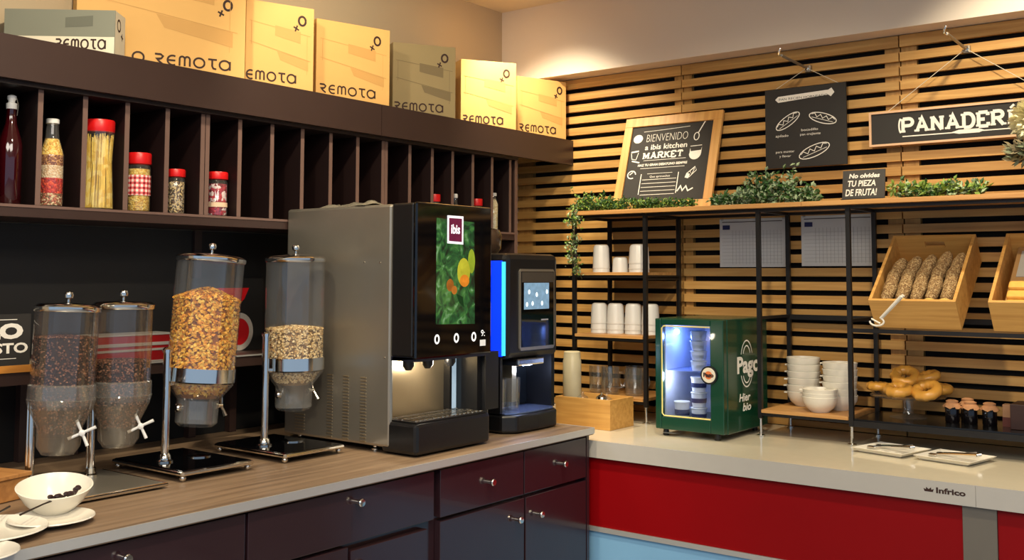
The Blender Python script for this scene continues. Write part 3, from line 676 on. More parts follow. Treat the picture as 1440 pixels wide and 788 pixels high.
lg = MB().flat([(.142, .662), (.222, .660), (.222, .752), (.142, .752)], T, .0022).build('logo_border', em('logo_white', (205, 205, 215), .7, .02), sc)
MB().flat([(.150, .670), (.214, .668), (.214, .744), (.150, .744)], T, .0027).build('logo_field', em('logo_maroon', (84, 26, 52), .5, .4, 40), sc)
text('ibis', T @ Matrix.Translation((.160, .695, 0)), .030, em('logo_text', (230, 230, 240), .8, .01), t, name='logo_lettering', off=.001, width=.044, z=.0032)
for y in (.098, .192, .28):
    q = MB(); q.stroke(arc(y, .358, .0095, .0125, 0, 360, 18), .006, T, .0008); q.build('button_ring', em('white_light', (230, 230, 230), .8, .01), t)
text('9:', T @ Matrix.Translation((.318, .358, 0)), .022, em('white_light_b', (230, 230, 230), .7, .01), t, name='price_print', width=.02)
MB().flat([(.312, .326), (.342, .326), (.342, .346), (.312, .346)], T, .0008).build('white_sticker', em('sticker_white', (210, 210, 210), .3, .05), t)
# louvres in the steel side
for cx, z0, z1, w_ in ((.230, .03, .24, .03), (.305, .03, .24, .03), (.385, .03, .245, .03), (.085, .04, .10, .05)):
    for k in range(int((z1-z0)/.010)):
        MB().box(cx-w_/2+(.0), cx+w_/2-.004, -.0022, .0005, z0+k*.010, z0+k*.010+.0035).build('louvre', STEELW, t)
for x, z in ((.38, .60), (.45, .60), (.475, .30)): MB().lathe([(.003, 0), (.003, .001), (.001, .0016)], n=8, T=Matrix.Translation((x, 0, z)) @ Matrix.Rotation(R(90), 4, 'X')).build('screw', CHR, t, True)
for x in (.04, .40):
    for y in (.04, Wm-.06): MB().lathe([(.014, 0), (.014, .006), (.008, .010), (.008, .02)], c=(x, y, 0), n=12).build('foot', CHR, t, True)
bag = MB()
pts = []; nx, ny = 12, 8
for j in range(ny+1):
    for i in range(nx+1):
        u_, v_ = i/nx, j/ny; pts.append((.14+.24*u_, .02+.13*v_+.02*math.sin(u_*5), .7862+.014*abs(math.sin(u_*7+v_*4))*(1-abs(2*v_-1))+.010*random.random()*(1 if 0 < j < ny and 0 < i < nx else 0)))
bag.add(pts, [(j*(nx+1)+i, j*(nx+1)+i+1, (j+1)*(nx+1)+i+1, (j+1)*(nx+1)+i) for j in range(ny) for i in range(nx)])
o = bag.build('plastic_wrapper', mat('dull_film', (140, 134, 120), .25, .3, .2, 30), None, True); o.location = (mx0, my0, .9)
tag(o, 'crumpled grey plastic film lying on top of the steel-sided machine', 'wrapper')

# ------------------------------------------------------------------ black coffee machine with blue light
cx0, cxf, cy0, cy1 = -2.62, -2.222, 2.882, 3.205
t = thing('coffee_machine', (cx0, cy0, .9), 'black coffee machine with glowing blue side strip and small touch screen', 'coffee machine')
D2 = cxf-cx0; W2 = cy1-cy0
B('body', BLK, t, 0, D2-.002, 0, W2, .262, .640, bevel=.022)
B('rear_body', BLK, t, 0, D2-.14, .004, W2-.004, .012, .27)
B('side_cheek', BLK, t, D2-.14, D2-.02, W2-.022, W2-.002, .07, .27)
B('side_cheek', BLK, t, D2-.14, D2-.03, .002, .014, .07, .27)
q = MB(); q.prism([(0, 0), (D2-.02, 0), (D2+.018, .04), (D2+.024, W2/2), (D2+.018, W2-.04), (D2-.02, W2), (0, W2)], .062); q.build('drip_base', BLK, t, bevel=.008).location = (0, 0, .004)
q = MB(); q.prism([(D2-.13, .016), (D2-.02, .016), (D2+.008, .05), (D2+.012, W2/2), (D2+.008, W2-.05), (D2-.02, W2-.016), (D2-.13, W2-.016)], .004, z0=.068); q.build('drip_plate', mat('blue_steel_plate', (120, 140, 190), .25, .7), t)
B('recess_back', mat('dark_mirror', (40, 44, 48), .12, .6), t, D2-.139, D2-.135, .016, W2-.024, .075, .262)
B('outlet_bar', CHR, t, D2-.10, D2+.01, .055, .215, .236, .262, bevel=.006)
B('outlet_block', STEELW, t, D2-.11, D2-.06, .11, .135, .10, .236)
bl = MB().box(D2-.110, D2-.020, -.003, .006, .272, .612).build('blue_light_panel', mat('blue_glow', (8, 44, 235), .2, 0, .03, 4, .5, emit=1.7), t, bevel=.003)
MB().box(D2-.020, D2-.010, -.004, .006, .276, .608).build('cyan_light_edge', mat('cyan_glow', (60, 190, 245), .2, 0, .03, 4, .5, emit=1.1), t)
T = frame((D2-.002, 0, 0), (0, 1, 0), (0, 0, 1))
q = MB(); q.prism([(.072, .300), (.080, .290), (.280, .290), (.288, .300), (.288, .575), (.280, .583), (.080, .583), (.072, .575)], .006, T); fr = q.build('screen_frame', STEEL, t)
q = MB(); q.prism([(.079, .302), (.281, .302), (.281, .574), (.079, .574)], .0012, T, .0062); q.build('front_glass', GLB, fr)
B('frame_top', mat('dark_grey_metal', (84, 78, 72), .35, .4), fr, D2+.0054, D2+.0058, .082, .278, .535, .572)
MB().flat([(.094, .437), (.250, .437), (.250, .533), (.094, .533)], T, .0078).build('touch_screen', em('screen_blue_grey', (104, 134, 160), .75, .35, 60), fr)
q = MB()
for (a, b_) in ((.112, .455), (.146, .458), (.205, .458), (.236, .50), (.172, .49), (.125, .50)): q.flat(arc(a, b_, .007, .009, 0, 330, 8), T, .0082)
q.build('screen_icon', em('icon_white', (220, 235, 240), .9, .02), fr)
MB().flat([(.20, .395), (.245, .395), (.245, .400), (.20, .400)], T, .0078).build('small_mark', SILV, fr)
q = MB(); q.lathe([(.07, 0), (.085, .02), (.088, .07), (.08, .09), (.03, .105), (.001, .106)], n=28, c=(.17, .12, .640)); q.build('bean_hopper', mat('brown_hopper_plastic', (62, 48, 38), .2, 0, .1, 10, coat=.4), t, True)
pl = bpy.data.lights.new('outlet_lamp', 'POINT'); pl.energy = .8; pl.color = (.5, .62, 1); pl.shadow_soft_size = .02
po = bpy.data.objects.new('outlet_lamp', pl); COL.objects.link(po); po.location = (cx0+D2-.04, cy0+.18, 1.115)
o = MB().shell([(.024, 0), (.026, .001), (.030, .115), (.0285, .115), (.0245, .004), (.001, .004)], n=22).build('glass_tumbler', GLASS, None, True); o.location = (cx0+D2-.075, cy0+.05, .973)
tag(o, 'clear tumbler standing on the drip tray of the coffee machine', 'glass', 'tumblers in the coffee machine')
o2 = o.copy(); COL.objects.link(o2); o2.location = (cx0+D2-.062, cy0+.115, .973); o2['label'] = 'clear tumbler right of another in the coffee machine recess'

# ------------------------------------------------------------------ crockery at the near end of the worktop
def plate(loc, r, h, label, z=.9, group='white saucers and plates at the near left', sc=1.0):
    o = MB().lathe([(r*.5, 0), (r*.55, .002), (r*.97, h-.001), (r, h), (r*.985, h+.003), (r*.6, .006), (r*.2, .005), (.001, .005)], n=40).build('saucer', PORC, None, True)
    o.location = (*loc, z); return tag(o, label, 'plate', group)
plate((-2.245, 1.238), .092, .014, 'cream saucer under the rim of the tilted cream bowl', .9002)
plate((-2.235, 1.085), .125, .018, 'wide cream plate left of the bowl with a dark spoon handle over it', .9002)
plate((-2.085, .985), .09, .014, 'cream saucer cut off by the lower left corner of the picture', .9002)
plate((-2.40, 1.06), .12, .022, 'cream plate furthest back at the left edge below the wooden box', .9002)
bw = MB().lathe([(.035, 0), (.04, .003), (.066, .03), (.082, .058), (.084, .062), (.081, .063), (.062, .032), (.035, .009), (.001, .008)], n=40).build('bowl', PORC, None, True)
BT = Matrix.Translation((-2.325, 1.287, .908)) @ Matrix.Rotation(R(11), 4, Vector((.484, .875, 0)))
bw.matrix_world = BT; tag(bw, 'cream bowl holding a few dark berries at the near end of the worktop', 'bowl')
q = MB()
for k in range(34):
    a_ = random.uniform(-.9, .9); r_a = random.uniform(.030, .056); q.ball((r_a*math.cos(a_), r_a*math.sin(a_), .018+max(0, r_a-.03)*1.25+random.uniform(0, .004)), random.uniform(.0045, .007), 8, sc=(1, 1.2, .8))
o = q.build('dried_berries', mat('dark_berry', (42, 18, 20), .5, 0, .3, 80), None, True); o.matrix_world = BT @ Matrix.Translation((0, 0, .008)) @ Matrix.Rotation(R(12), 4, 'Z')
tag(o, 'dark dried berries clustered inside the front rim of the cream bowl', 'fruit', kind='stuff')
def spoon(a, b, label):
    a, b = Vector(a), Vector(b); q = MB(); d = (b-a).normalized(); q.tube([a, a.lerp(b, .5)+Vector((0, 0, .002)), b], [.0025, .002, .0025], 8); q.ball(tuple(a-d*.012), .012, 12, sc=(1, 1, .35))
    o = q.build('spoon', mat('dark_spoon_metal', (70, 62, 58), .3, .7), None, True); return tag(o, label, 'spoon', 'dark spoons on the plates')
spoon((-2.262, 1.28, .953), (-2.225, 1.155, .937), 'dark spoon reaching from the berry bowl over the saucer')
spoon((-2.24, 1.07, .925), (-2.32, 1.18, .938), 'dark spoon handle lying across the wide plate')
ang = R(-14)
t = thing('wooden_box', (-2.66, 1.29, .9), 'low orange-brown wooden box at the left edge behind the plates', 'box', rz=R(14))
B('box_body', BOXW, t, -.12, .12, -.30, .025, .001, .055, bevel=.002)
B('box_lid', BOXW, t, -.125, .125, -.305, .03, .055, .066, bevel=.002)

# ------------------------------------------------------------------ display rack on the back counter
rk = thing('display_rack', (0, 0, .85), 'long black metal rack with wooden shelves on the buffet counter', 'shelving')
YF, YB = 3.73, 4.02
xs = [-2.503, -2.149, -1.648, -1.298, -.44]
for x in xs:
    for y in (YF, YB):
        p = MB().box(x-.008, x+.008, y-.008, y+.008, .068, .870).build('post', BMET, rk)
        MB().lathe([(.016, 0), (.016, .005), (.006, .007), (.006, .066), (.008, .068)], c=(x, y, 0), n=12).build('levelling_foot', CHR, p, True)
def railx(z, x0, x1, y=YF, h=.012): B('rail', BMET, rk, x0, x1, y-.006, y+.006, z-h, z)
def raily(z, x, h=.012): B('rail', BMET, rk, x-.006, x+.006, YF, YB, z-h, z)
for a, b in zip(xs[:-1], xs[1:]):
    for y in (YF, YB): railx(.870, a, b, y)
for x in xs: raily(.870, x); raily(.09, x)
B('top_board', SHELFW, rk, -2.52, -1.46, 3.69, 4.045, .8705, .8875, bevel=.001)
B('top_board', SHELFW, rk, -1.459, -.42, 3.69, 4.045, .8705, .8875, bevel=.001)
for z in (.612, .347, .090):
    railx(z, xs[0], xs[1]); railx(z, xs[0], xs[1], YB); raily(z, xs[0]); raily(z, xs[1])
    B('shelf_board', SHELFW, rk, xs[0]+.009, xs[1]-.009, YF-.012, YB+.002, z+.0005, z+.0125)
for a, b in ((xs[2], xs[3]),):
    railx(.090, a, b); railx(.090, a, b, YB); B('shelf_board', SHELFW, rk, a+.009, b-.009, YF-.014, YB+.004, .0905, .1025)
railx(.455, xs[2], xs[4], YB, .02); raily(.455, xs[2]); raily(.455, xs[3]); raily(.604, xs[1])
railx(.421, xs[3], xs[4], YF, .014)
railx(.090, xs[3], xs[4], YF, .022); railx(.090, xs[3], xs[4], YB)
B('black_tray', mat('black_tray_gloss', (14, 14, 15), .18), rk, xs[3]+.01, xs[4]-.01, YF-.004, YB, .0905, .096)

# ------------------------------------------------------------------ things on the rack, bay one
def tumbler_stack(x, y, z, r, n, label, h0=.085, step=.02, m=WPORC, taper=.90, nm='cup'):
    for k in range(n):
        o = MB().lathe([(r, 0), (r*1.02, .003), (r*.99, .007), (r*taper, h0-.014), (r*(taper-.10), h0-.004), (r*(taper-.3), h0), (.001, h0+.0002)], n=24).build(nm, m, None, True) if k == 0 else first.copy()
        if k == 0: first = o
        else: COL.objects.link(o)
        o.location = (x, y, z+k*step)
        tag(o, ('%s, %s' % (label, ['bottom one', 'second from bottom', 'third from bottom'][k])) if n > 1 else label, 'cup', 'white cups upside down on the corner rack shelves')
z1, z2, z3 = .85+.6127, .85+.3477, .85+.1027*0+.1027
tumbler_stack(-2.435, 3.84, z1+.0002, .038, 2, 'white cup, left pile, top shelf of the rack', .105, .028)
tumbler_stack(-2.35, 3.86, z1+.0002, .036, 1, 'low white cup between two taller piles on the top corner shelf', .078)
tumbler_stack(-2.255, 3.86, z1+.0002, .045, 3, 'white cup, right pile, top shelf of the rack', .085, .024)
for i, (x, y) in enumerate(((-2.452, 3.85), (-2.368, 3.85), (-2.284, 3.86), (-2.200, 3.86))):
    tumbler_stack(x, y, z2+.0002, .0385, 3, 'white cup, %s pile, middle shelf of the rack' % ['leftmost', 'second', 'third', 'rightmost'][i], .09, .026)
mug = thing('glass_mug', (-2.44, 3.82, .9530), 'clear glass mug, leftmost on the low corner shelf', 'glass', 'clear glass mugs on the low corner shelf')
MB().shell([(.001, .001), (.036, .001), (.038, .004), (.040, .115), (.0375, .115), (.035, .010), (.001, .008)], n=24).build('mug_body', GLASS, mug, True)
MB().tube([(.038, 0, .095), (.062, 0, .085), (.066, 0, .055), (.056, 0, .03), (.037, 0, .025)], .0045, 8).build('handle', GLASS, mug, True)
for (x, y, a, l) in ((-2.36, 3.79, 40, 'clear glass mug, second from left on the low corner shelf'), (-2.30, 3.89, 200, 'clear glass mug at the back of the low corner shelf'), (-2.245, 3.80, 10, 'clear glass mug, rightmost at the front of the low corner shelf')):
    dup(mug, (x, y, .9530), (0, 0, R(a)), l)

# crate with jar on the corner of the counter
t = thing('wooden_crate', (-2.43, 3.48, .85), 'small plain wooden crate on the cream counter behind the coffee machine', 'crate')
for a in ((0, .262, 0, .012, 0, .118), (0, .262, .168, .18, 0, .118)): B('side_panel', CRATEW, t, *a, bevel=.001)
for a in ((0, .012, .012, .168, 0, .118), (.25, .262, .012, .168, 0, .118)): B('end_panel', CRATEW, t, *a, bevel=.001)
B('bottom_panel', CRATEW, t, .012, .25, .012, .168, .0, .010)
B('inner_tray', STEEL, t, .012, .25, .012, .168, .09, .094)
o = MB().lathe([(.036, 0), (.038, .003), (.038, .165), (.036, .168), (.034, .20), (.03, .203)], n=24).build('storage_jar', mat('pale_cream_jar', (206, 196, 164), .3), None, True); o.location = (-2.395, 3.55, .9445); tag(o, 'pale cream canister in the crate beside the coffee machine', 'canister')
for i, (x, y) in enumerate(((-2.33, 3.53), (-2.27, 3.58), (-2.215, 3.53))):  # knobbed lids, glass and metal, lying loose in the crate
    o = MB().lathe([(.024, 0), (.027, .004), (.022, .022), (.010, .03), (.004, .034), (.006, .042), (.001, .045)], n=18).build('knobbed_lid', CHR if i == 1 else GLASS, None, True); o.location = (x, y, .9445)
    tag(o, ['clear knobbed lid lying beside the cream canister', 'shiny metal knobbed lid in the middle of the crate', 'clear knobbed lid at the right end of the crate'][i], 'lid', 'knobbed lids in the crate')

# ------------------------------------------------------------------ green fridge
fx0, fx1, fy0, fy1, fz0, fz1 = -1.976, -1.690, 3.50, 3.895, .872, 1.298
t = thing('mini_fridge', (fx0, fy0, .85), 'small dark green glass-door fridge on the cream counter', 'fridge')
Wf, Df, b0, b1 = fx1-fx0, fy1-fy0, fz0-.85, fz1-.85
B('cabinet_side', GREENF, t, 0, .018, .034, Df, b0, b1, bevel=.004)
B('cabinet_side', GREENF, t, Wf-.018, Wf, .034, Df, b0, b1, bevel=.004)
B('cabinet_top', GREENF, t, .018, Wf-.018, .036, Df, b1-.02, b1, bevel=.003)
B('cabinet_bottom', GREENF, t, .018, Wf-.018, .036, Df, b0, b0+.03)
B('cabinet_back', GREEND, t, .018, Wf-.018, Df-.012, Df, b0+.03, b1-.02)
LIN = mat('white_fridge_liner', (196, 200, 214), .4, 0, .03, 10)
B('liner', LIN, t, .0185, .024, .04, Df-.013, b0+.03, b1-.0205); B('liner', LIN, t, Wf-.024, Wf-.0185, .04, Df-.013, b0+.03, b1-.0205)
B('liner_back', LIN, t, .024, Wf-.024, Df-.02, Df-.0125, b0+.03, b1-.0205)
# door
wx0, wx1, wz0, wz1 = .030, .232, .078, .418
dr = B('door', GREENF, t, .0, wx0-.004, 0, .03, b0+.004, b1-.002, bevel=.004)
for a in ((wx1, Wf, 0, .03, b0+.004, b1-.002), (wx0-.004, wx1, 0, .03, b0+.004, wz0-.004), (wx0-.004, wx1, 0, .03, wz1+.004, b1-.002)): B('door_frame', GREENF, dr, *a, bevel=.003)
B('glass_pane', DOORG, dr, wx0, wx1, .012, .015, wz0, wz1)
T = frame((0, -.0006, 0), (1, 0, 0), (0, 0, 1))
MB().tube([(wx1, 0, wz0), (wx0+.008, 0, wz0), (wx0, 0, wz0+.008), (wx0, 0, wz1-.008), (wx0+.008, 0, wz1), (wx1, 0, wz1)], .0028, 6).build('gold_frame_line', mat('pale_gold', (232, 214, 120), .35), dr, True)
bd = MB().lathe([(.034, 0), (.034, .008), (.001, .0085)], n=32, T=frame((.230, 0, .242), (1, 0, 0), (0, 0, 1))).build('round_handle', BLK, dr, True)
MB().lathe([(.028, .0086), (.0275, .0095), (.001, .0096)], n=32, T=frame((.230, 0, .242), (1, 0, 0), (0, 0, 1))).build('badge_face', WHITEC, bd, True)
MB().flat(arc(.230, .242, .015, .015, 0, 350, 20), frame((0, 0, 0), (1, 0, 0), (0, 0, 1)), .0101).build('badge_orange', mat('badge_orange', (222, 120, 60), .5), bd)
text('Pago', frame((.209, 0, .236), (1, 0, 0), (0, 0, 1)), .015, INK, bd, off=.0012, width=.042, z=.0105)
T = frame((Wf+.0004, 0, 0), (0, 1, 0), (0, 0, 1))
for a_ in ((.275, .055, .088, 25, 155), (.265, .055, .078, 205, 335), (.285, .036, .058, 30, 150), (.258, .036, .056, 210, 330)): MB().stroke(arc(.20, *a_[:3], a_[3], a_[4], 14), .005, T).build('emblem_arc', CHALK, t)
text('Pago', T @ Matrix.Translation((.115, .243, 0)), .062, CHALK, t, off=.003, width=.20)
text('Hier', T @ Matrix.Translation((.13, .135, 0)), .030, CHALK, t, off=.001, shear=.2, width=.10); text('bio', T @ Matrix.Translation((.16, .098, 0)), .030, CHALK, t, off=.001, shear=.2, width=.075)
for x in (.03, Wf-.04):
    for y in (.03, Df-.04): MB().lathe([(.011, 0), (.013, .004), (.010, b0+.001)], c=(x, y, 0), n=12).build('foot', BLK, t, True)
MB().flat([(.022, .03), (.09, .03), (.08, .0), (.03, .0)], frame((0, 0, .0), (1, 0, 0), (0, 1, 0)), .012).build('foil_tab', SILV, t)
q = MB(); q.box(.024, Wf-.024, .045, Df-.03, .245, .248)
q.build('wire_shelf', clear('shelf_glass', (.8, .86, 1), .2, .25, (.5, .6, .9)), t)
MB().ball((.040, .10, .392), .012, 12).build('lamp_bulb', mat('lamp_white', (190, 215, 255), .3, 0, 0, 5, .5, emit=6), t, True)
l = bpy.data.lights.new('fridge_lamp', 'POINT'); l.energy = 1.0; l.color = (.20, .34, 1); l.shadow_soft_size = .01
o = bpy.data.objects.new('fridge_lamp', l); COL.objects.link(o); o.location = (fx0+.075, fy0+.12, .85+.37)
l = bpy.data.lights.new('fridge_lamp', 'POINT'); l.energy = .6; l.color = (.7, .75, .85); l.shadow_soft_size = .02
o = bpy.data.objects.new('fridge_lamp', l); COL.objects.link(o); o.location = (fx0+.06, fy0+.05, .85+.22)
POT = mat('yogurt_pot_white', (214, 214, 220), .4, 0, .08, 60)
def pot(x, y, z, r, h, label):
    t = thing('yogurt_pot', (x, y, z), label, 'pot', 'white pots inside the green fridge')
    MB().lathe([(r*.84, 0), (r, h*.92), (r*.98, h*.95)], n=18).build('pot_body', POT, t, True); MB().lathe([(r*1.06, h*.93), (r*1.08, h*.96), (r*1.04, h), (.001, h+.0004)], n=18).build('lid', WPORC, t, True)
    MB().shell([(r*.935, h*.3), (r*.985, h*.6)], n=18).build('printed_band', NAVY if h > .05 else SILV, t, True)
fb = .85+b0+.0302
pot(fx0+.072, fy0+.08, fb, .030, .075, 'white pot alone on the fridge floor left of the pile')
for k in range(3): pot(fx0+.142, fy0+.085, fb+k*.058, .030, .056, ['white pot at the bottom of the lower fridge pile', 'white pot in the middle of the lower fridge pile', 'white pot on top of the lower fridge pile'][k])
for k in range(4): pot(fx0+.140, fy0+.09, .85+.2483+k*.038, .031, .036, 'flat white pot on the fridge shelf, %s of its pile' % ['lowest', 'second', 'third', 'topmost'][k])

# ------------------------------------------------------------------ bowls on the rack, bay three
bp = MB().lathe([(.034, 0), (.036, .003), (.052, .018), (.062, .036), (.064, .050), (.0655, .056), (.0625, .057), (.059, .040), (.04, .012), (.001, .008)], n=32)
def bowls(x, y, z, n, lab, step=.0265, h0=0):
    for k in range(n):
        t = thing('soup_bowl', (x+random.uniform(-.002, .002), y, z+k*step), lab % ['lowest', 'second', 'third', 'fourth', 'fifth', 'sixth', 'seventh'][k], 'bowl', 'cream bowls piled on the rack shelf', rz=random.uniform(-.4, .4))
        global bowl_me
        if bowl_me is None:
            o = bp.build('bowl_body', PORC, t, True); bowl_me = o.data
            bowl_me2.append(MB().box(-.076, -.062, -.012, .012, .047, .053).build('lug', PORC, t, bevel=.002))
        else:
            o = bpy.data.objects.new('bowl_body', bowl_me); COL.objects.link(o); o.parent = t
            c = bowl_me2[0].copy(); COL.objects.link(c); c.parent = t
bowl_me = None; bowl_me2 = []
zb_ = .85+.1027
bowls(-1.555, 3.93, zb_, 6, 'cream bowl, %s of the tall left pile on the rack')
bowls(-1.40, 3.90, zb_, 6, 'cream bowl, %s of the pile behind the right rack post', .0245)
bowls(-1.437, 3.79, zb_, 3, 'cream bowl, %s of the short pile in front', .015)

# papers on the slats
def paper(x, z, label, w_=.295, h_=.205):
    t = thing('notice_sheet', (x, YW-.0015, z), label, 'paper', 'printed notice sheets on the slatted wall')
    MB().box(0, w_, -.0006, .0004, 0, h_).build('sheet', WHITEP, t)
    T = frame((0, -.0008, 0), (1, 0, 0), (0, 0, 1)); q = MB(); q.stroke([(.012, h_-.013), (w_-.012, h_-.013)], .003, T)
    q.build('header_line', INK, t)
    MB().flat([(.014, h_-.045), (.048, h_-.045), (.048, h_-.026), (.014, h_-.026)], T).build('blue_logo', NAVY, t)
    q = MB()
    for k in range(9): q.stroke([(.012, .018+k*.015), (w_-.012, .018+k*.015)], .0008, T)
    for k in range(15): q.stroke([(.06+k*.0155, .012), (.06+k*.0155, h_-.05)], .0011, T)
    q.build('table_print', PINK, t)
    for x_ in (.006, w_-.012): B('tape', CLEAR, t, x_, x_+.012, -.001, -.0007, h_-.006, h_+.006)
paper(-1.970, 1.498, 'printed notice sheet left, just above the green fridge'); paper(-1.606, 1.501, 'printed notice sheet right, beside the bread crate')

# ------------------------------------------------------------------ bread crates
def crate(x0, w_, label):
    t = thing('bread_crate', (x0, 3.727, 1.2775), label, 'crate', 'sloping wooden bread crates', rot=(R(38.0), 0, 0))
    L, H, k = .385, .125, .011
    # local: +x width, +y up the slope, +z out of the mouth
    B('front_board', CRATEW, t, 0, w_, 0, k, 0, H, bevel=.001); bk = MB()
    bk.box(0, w_, L-k, L, 0, H*.62); bk.box(0, w_*.38, L-k, L, H*.62, H*.82); bk.box(w_*.62, w_, L-k, L, H*.62, H*.82); bk.box(0, w_, L-k, L, H*.82, H)
    bk.build('back_board', CRATEW, t); B('side_board', CRATEW, t, 0, k, k, L-k, 0, H, bevel=.001); B('side_board', CRATEW, t, w_-k, w_, k, L-k, 0, H, bevel=.001)
    B('bottom_board', CRATEW, t, k, w_-k, k, L-k, 0, .008)
    return t
c1 = crate(-1.205, .292, 'wooden crate full of seeded baguettes on the slope of the rack'); c2 = crate(-.812, .292, 'wooden crate with grey paper at the right edge of the picture')
Tc = Matrix.Translation((-1.205, 3.727, 1.2775)) @ Matrix.Rotation(R(38), 4, 'X')
def loaf(x, y0, y1, z, r, label, a=0, m=BREAD):
    q = MB(); n = 14; pts = []; rs = []
    for i in range(n+1):
        s_ = i/n; pts.append((x+a*(s_-.5)+.003*math.sin(s_*9), y0+(y1-y0)*s_, z)); e = math.sqrt(max(.02, 1-(2*s_-1)**6)); rs.append(r*e*(1+.08*math.sin(s_*26)))
    q.tube(pts, rs, 14); q.use
    o = q.build('seeded_baguette', m, None, True); o.matrix_world = Tc
    for i in range(1): pass
    return tag(o, label, 'bread', 'seeded baguettes in the left crate')
nm = ['leftmost', 'second from left', 'third from left', 'fourth from left', 'rightmost']
for i in range(5):
    loaf(.040+i*.053, .020, .345, .0335, .0235, 'seeded brown baguette, %s of the lower layer in the left crate' % nm[i])
for i in range(5):
    loaf(.045+i*.0505, .040, .290+(0, .012, .02, .04, .03)[i], .088, .0235, 'seeded brown baguette, %s of the upper layer in the left crate' % nm[i], a=.012)
for i, x in enumerate((.100, .196, .246)):
    q = MB(); q.ball((x, .030, .098), .018, 12, sc=(1.2, .8, .7)); o = q.build('bread_piece', BCRUMB, None, True); o.matrix_world = Tc
    tag(o, ['torn pale bread end behind the tongs in the left crate', 'torn pale bread end in the middle of the left crate front', 'torn pale bread end at the right of the left crate front'][i], 'bread', 'pale bread ends in the left crate')
# tongs hanging over crate front
t = thing('wooden_tongs', (0, 0, 0), 'pale metal tongs hanging over the front of the baguette crate', 'tongs')
q = MB(); a = Vector((-1.075, 3.60, 1.392)); b = Vector((-1.152, 3.615, 1.315))
q.tube([a, b], [.006, .0042], 8); q.build('tong_arm', PORC, t, True)
MB().tube([a+Vector((.004, .010, .004)), b+Vector((.0, .014, -.002))], [.006, .004], 8).build('tong_arm', PORC, t, True)
ca = b+Vector((-.012, 0, -.012)); q = MB(); q.tube([ca+Vector((.024*math.cos(R(x)), 0, .014*math.sin(R(x)))) for x in range(50, -200, -20)], .0035, 8); q.tube([ca+Vector((-.018, -.002, .010)), ca+Vector((.012, -.002, -.006))], .003, 8)
q.build('tong_claw', PORC, t, True)
# right crate contents
Tr = Matrix.Translation((-.812, 3.727, 1.2775)) @ Matrix.Rotation(R(38), 4, 'X')
o = MB().box(.05, .28, .20, .345, .0745, .0765).build('grey_paper', mat('grey_paper', (176, 172, 164), .8), None); o.matrix_world = Tr; tag(o, 'sheet of grey paper in the upper part of the right crate', 'paper')
o = MB().box(.035, .28, .014, .37, .009, .074).build('bread_block', mat('brown_paper_liner', (170, 130, 80), .8), None); o.matrix_world = Tr; tag(o, 'brown paper liner filling the right crate', 'paper')
for i in range(3):
    o = MB().box(.04, .28, .02+i*.045, .058+i*.045, .0745, .094+.004*i).build('bread_slice', mat('toasted_yellow_bread', (232, 178, 82), .7, 0, .2, 40), None, bevel=.008); o.matrix_world = Tr
    tag(o, ['nearest yellow bread slice in the right crate', 'middle yellow bread slice in the right crate', 'rear yellow bread slice in the right crate below the grey paper'][i], 'bread', 'yellow bread slices in the right crate')

# ------------------------------------------------------------------ glass stand with rolls, dark jars
t = thing('cake_stand', (-1.148, 3.90, .9461), 'clear glass cake stand holding golden rolls on the black tray', 'cake stand')
MB().lathe([(.065, 0), (.06, .004), (.022, .012), (.016, .03), (.02, .066), (.03, .072), (.001, .073)], n=28).build('stem', GLASS, t, True)
MB().lathe([(.001, .0735), (.128, .0735), (.132, .078), (.128, .0805), (.001, .0795)], n=44).build('plate', GLASS, t, True)
def roll(x, y, z, r, rx, rz, label, ring=True):
    q = MB(); pts = [(r*math.cos(2*math.pi*i/20), r*math.sin(2*math.pi*i/20), 0) for i in range(20)]
    q.tube(pts, [(r*.53)*(1+.1*math.sin(3*i)) for i in range(20)], 12, closed=True)
    o = q.build('ring_roll', DONUT, None, True); o.location = (x, y, z); o.rotation_euler = (R(rx), R(rz), 0); return tag(o, label, 'pastry', 'golden ring rolls on the cake stand')
zz = .9461+.083
roll(-1.255, 3.90, zz+.022, .028, 0, 0, 'golden roll hanging over the left rim of the cake stand')
roll(-1.165, 3.845, zz+.020, .034, 14, 0, 'golden ring roll at the front left of the cake stand')
roll(-1.07, 3.86, zz+.022, .036, 30, -8, 'golden ring roll tilted at the front right of the cake stand')
roll(-1.165, 3.93, zz+.062, .035, 34, 10, 'golden ring roll on top of the others at left')
roll(-1.145, 4.00, zz+.021, .032, 0, 0, 'golden ring roll at the back of the cake stand')
roll(-1.06, 3.96, zz+.020, .036, 0, 0, 'golden ring roll at the back right of the cake stand')
roll(-1.09, 3.95, zz+.064, .030, 12, -12, 'golden ring roll resting on top at the right')
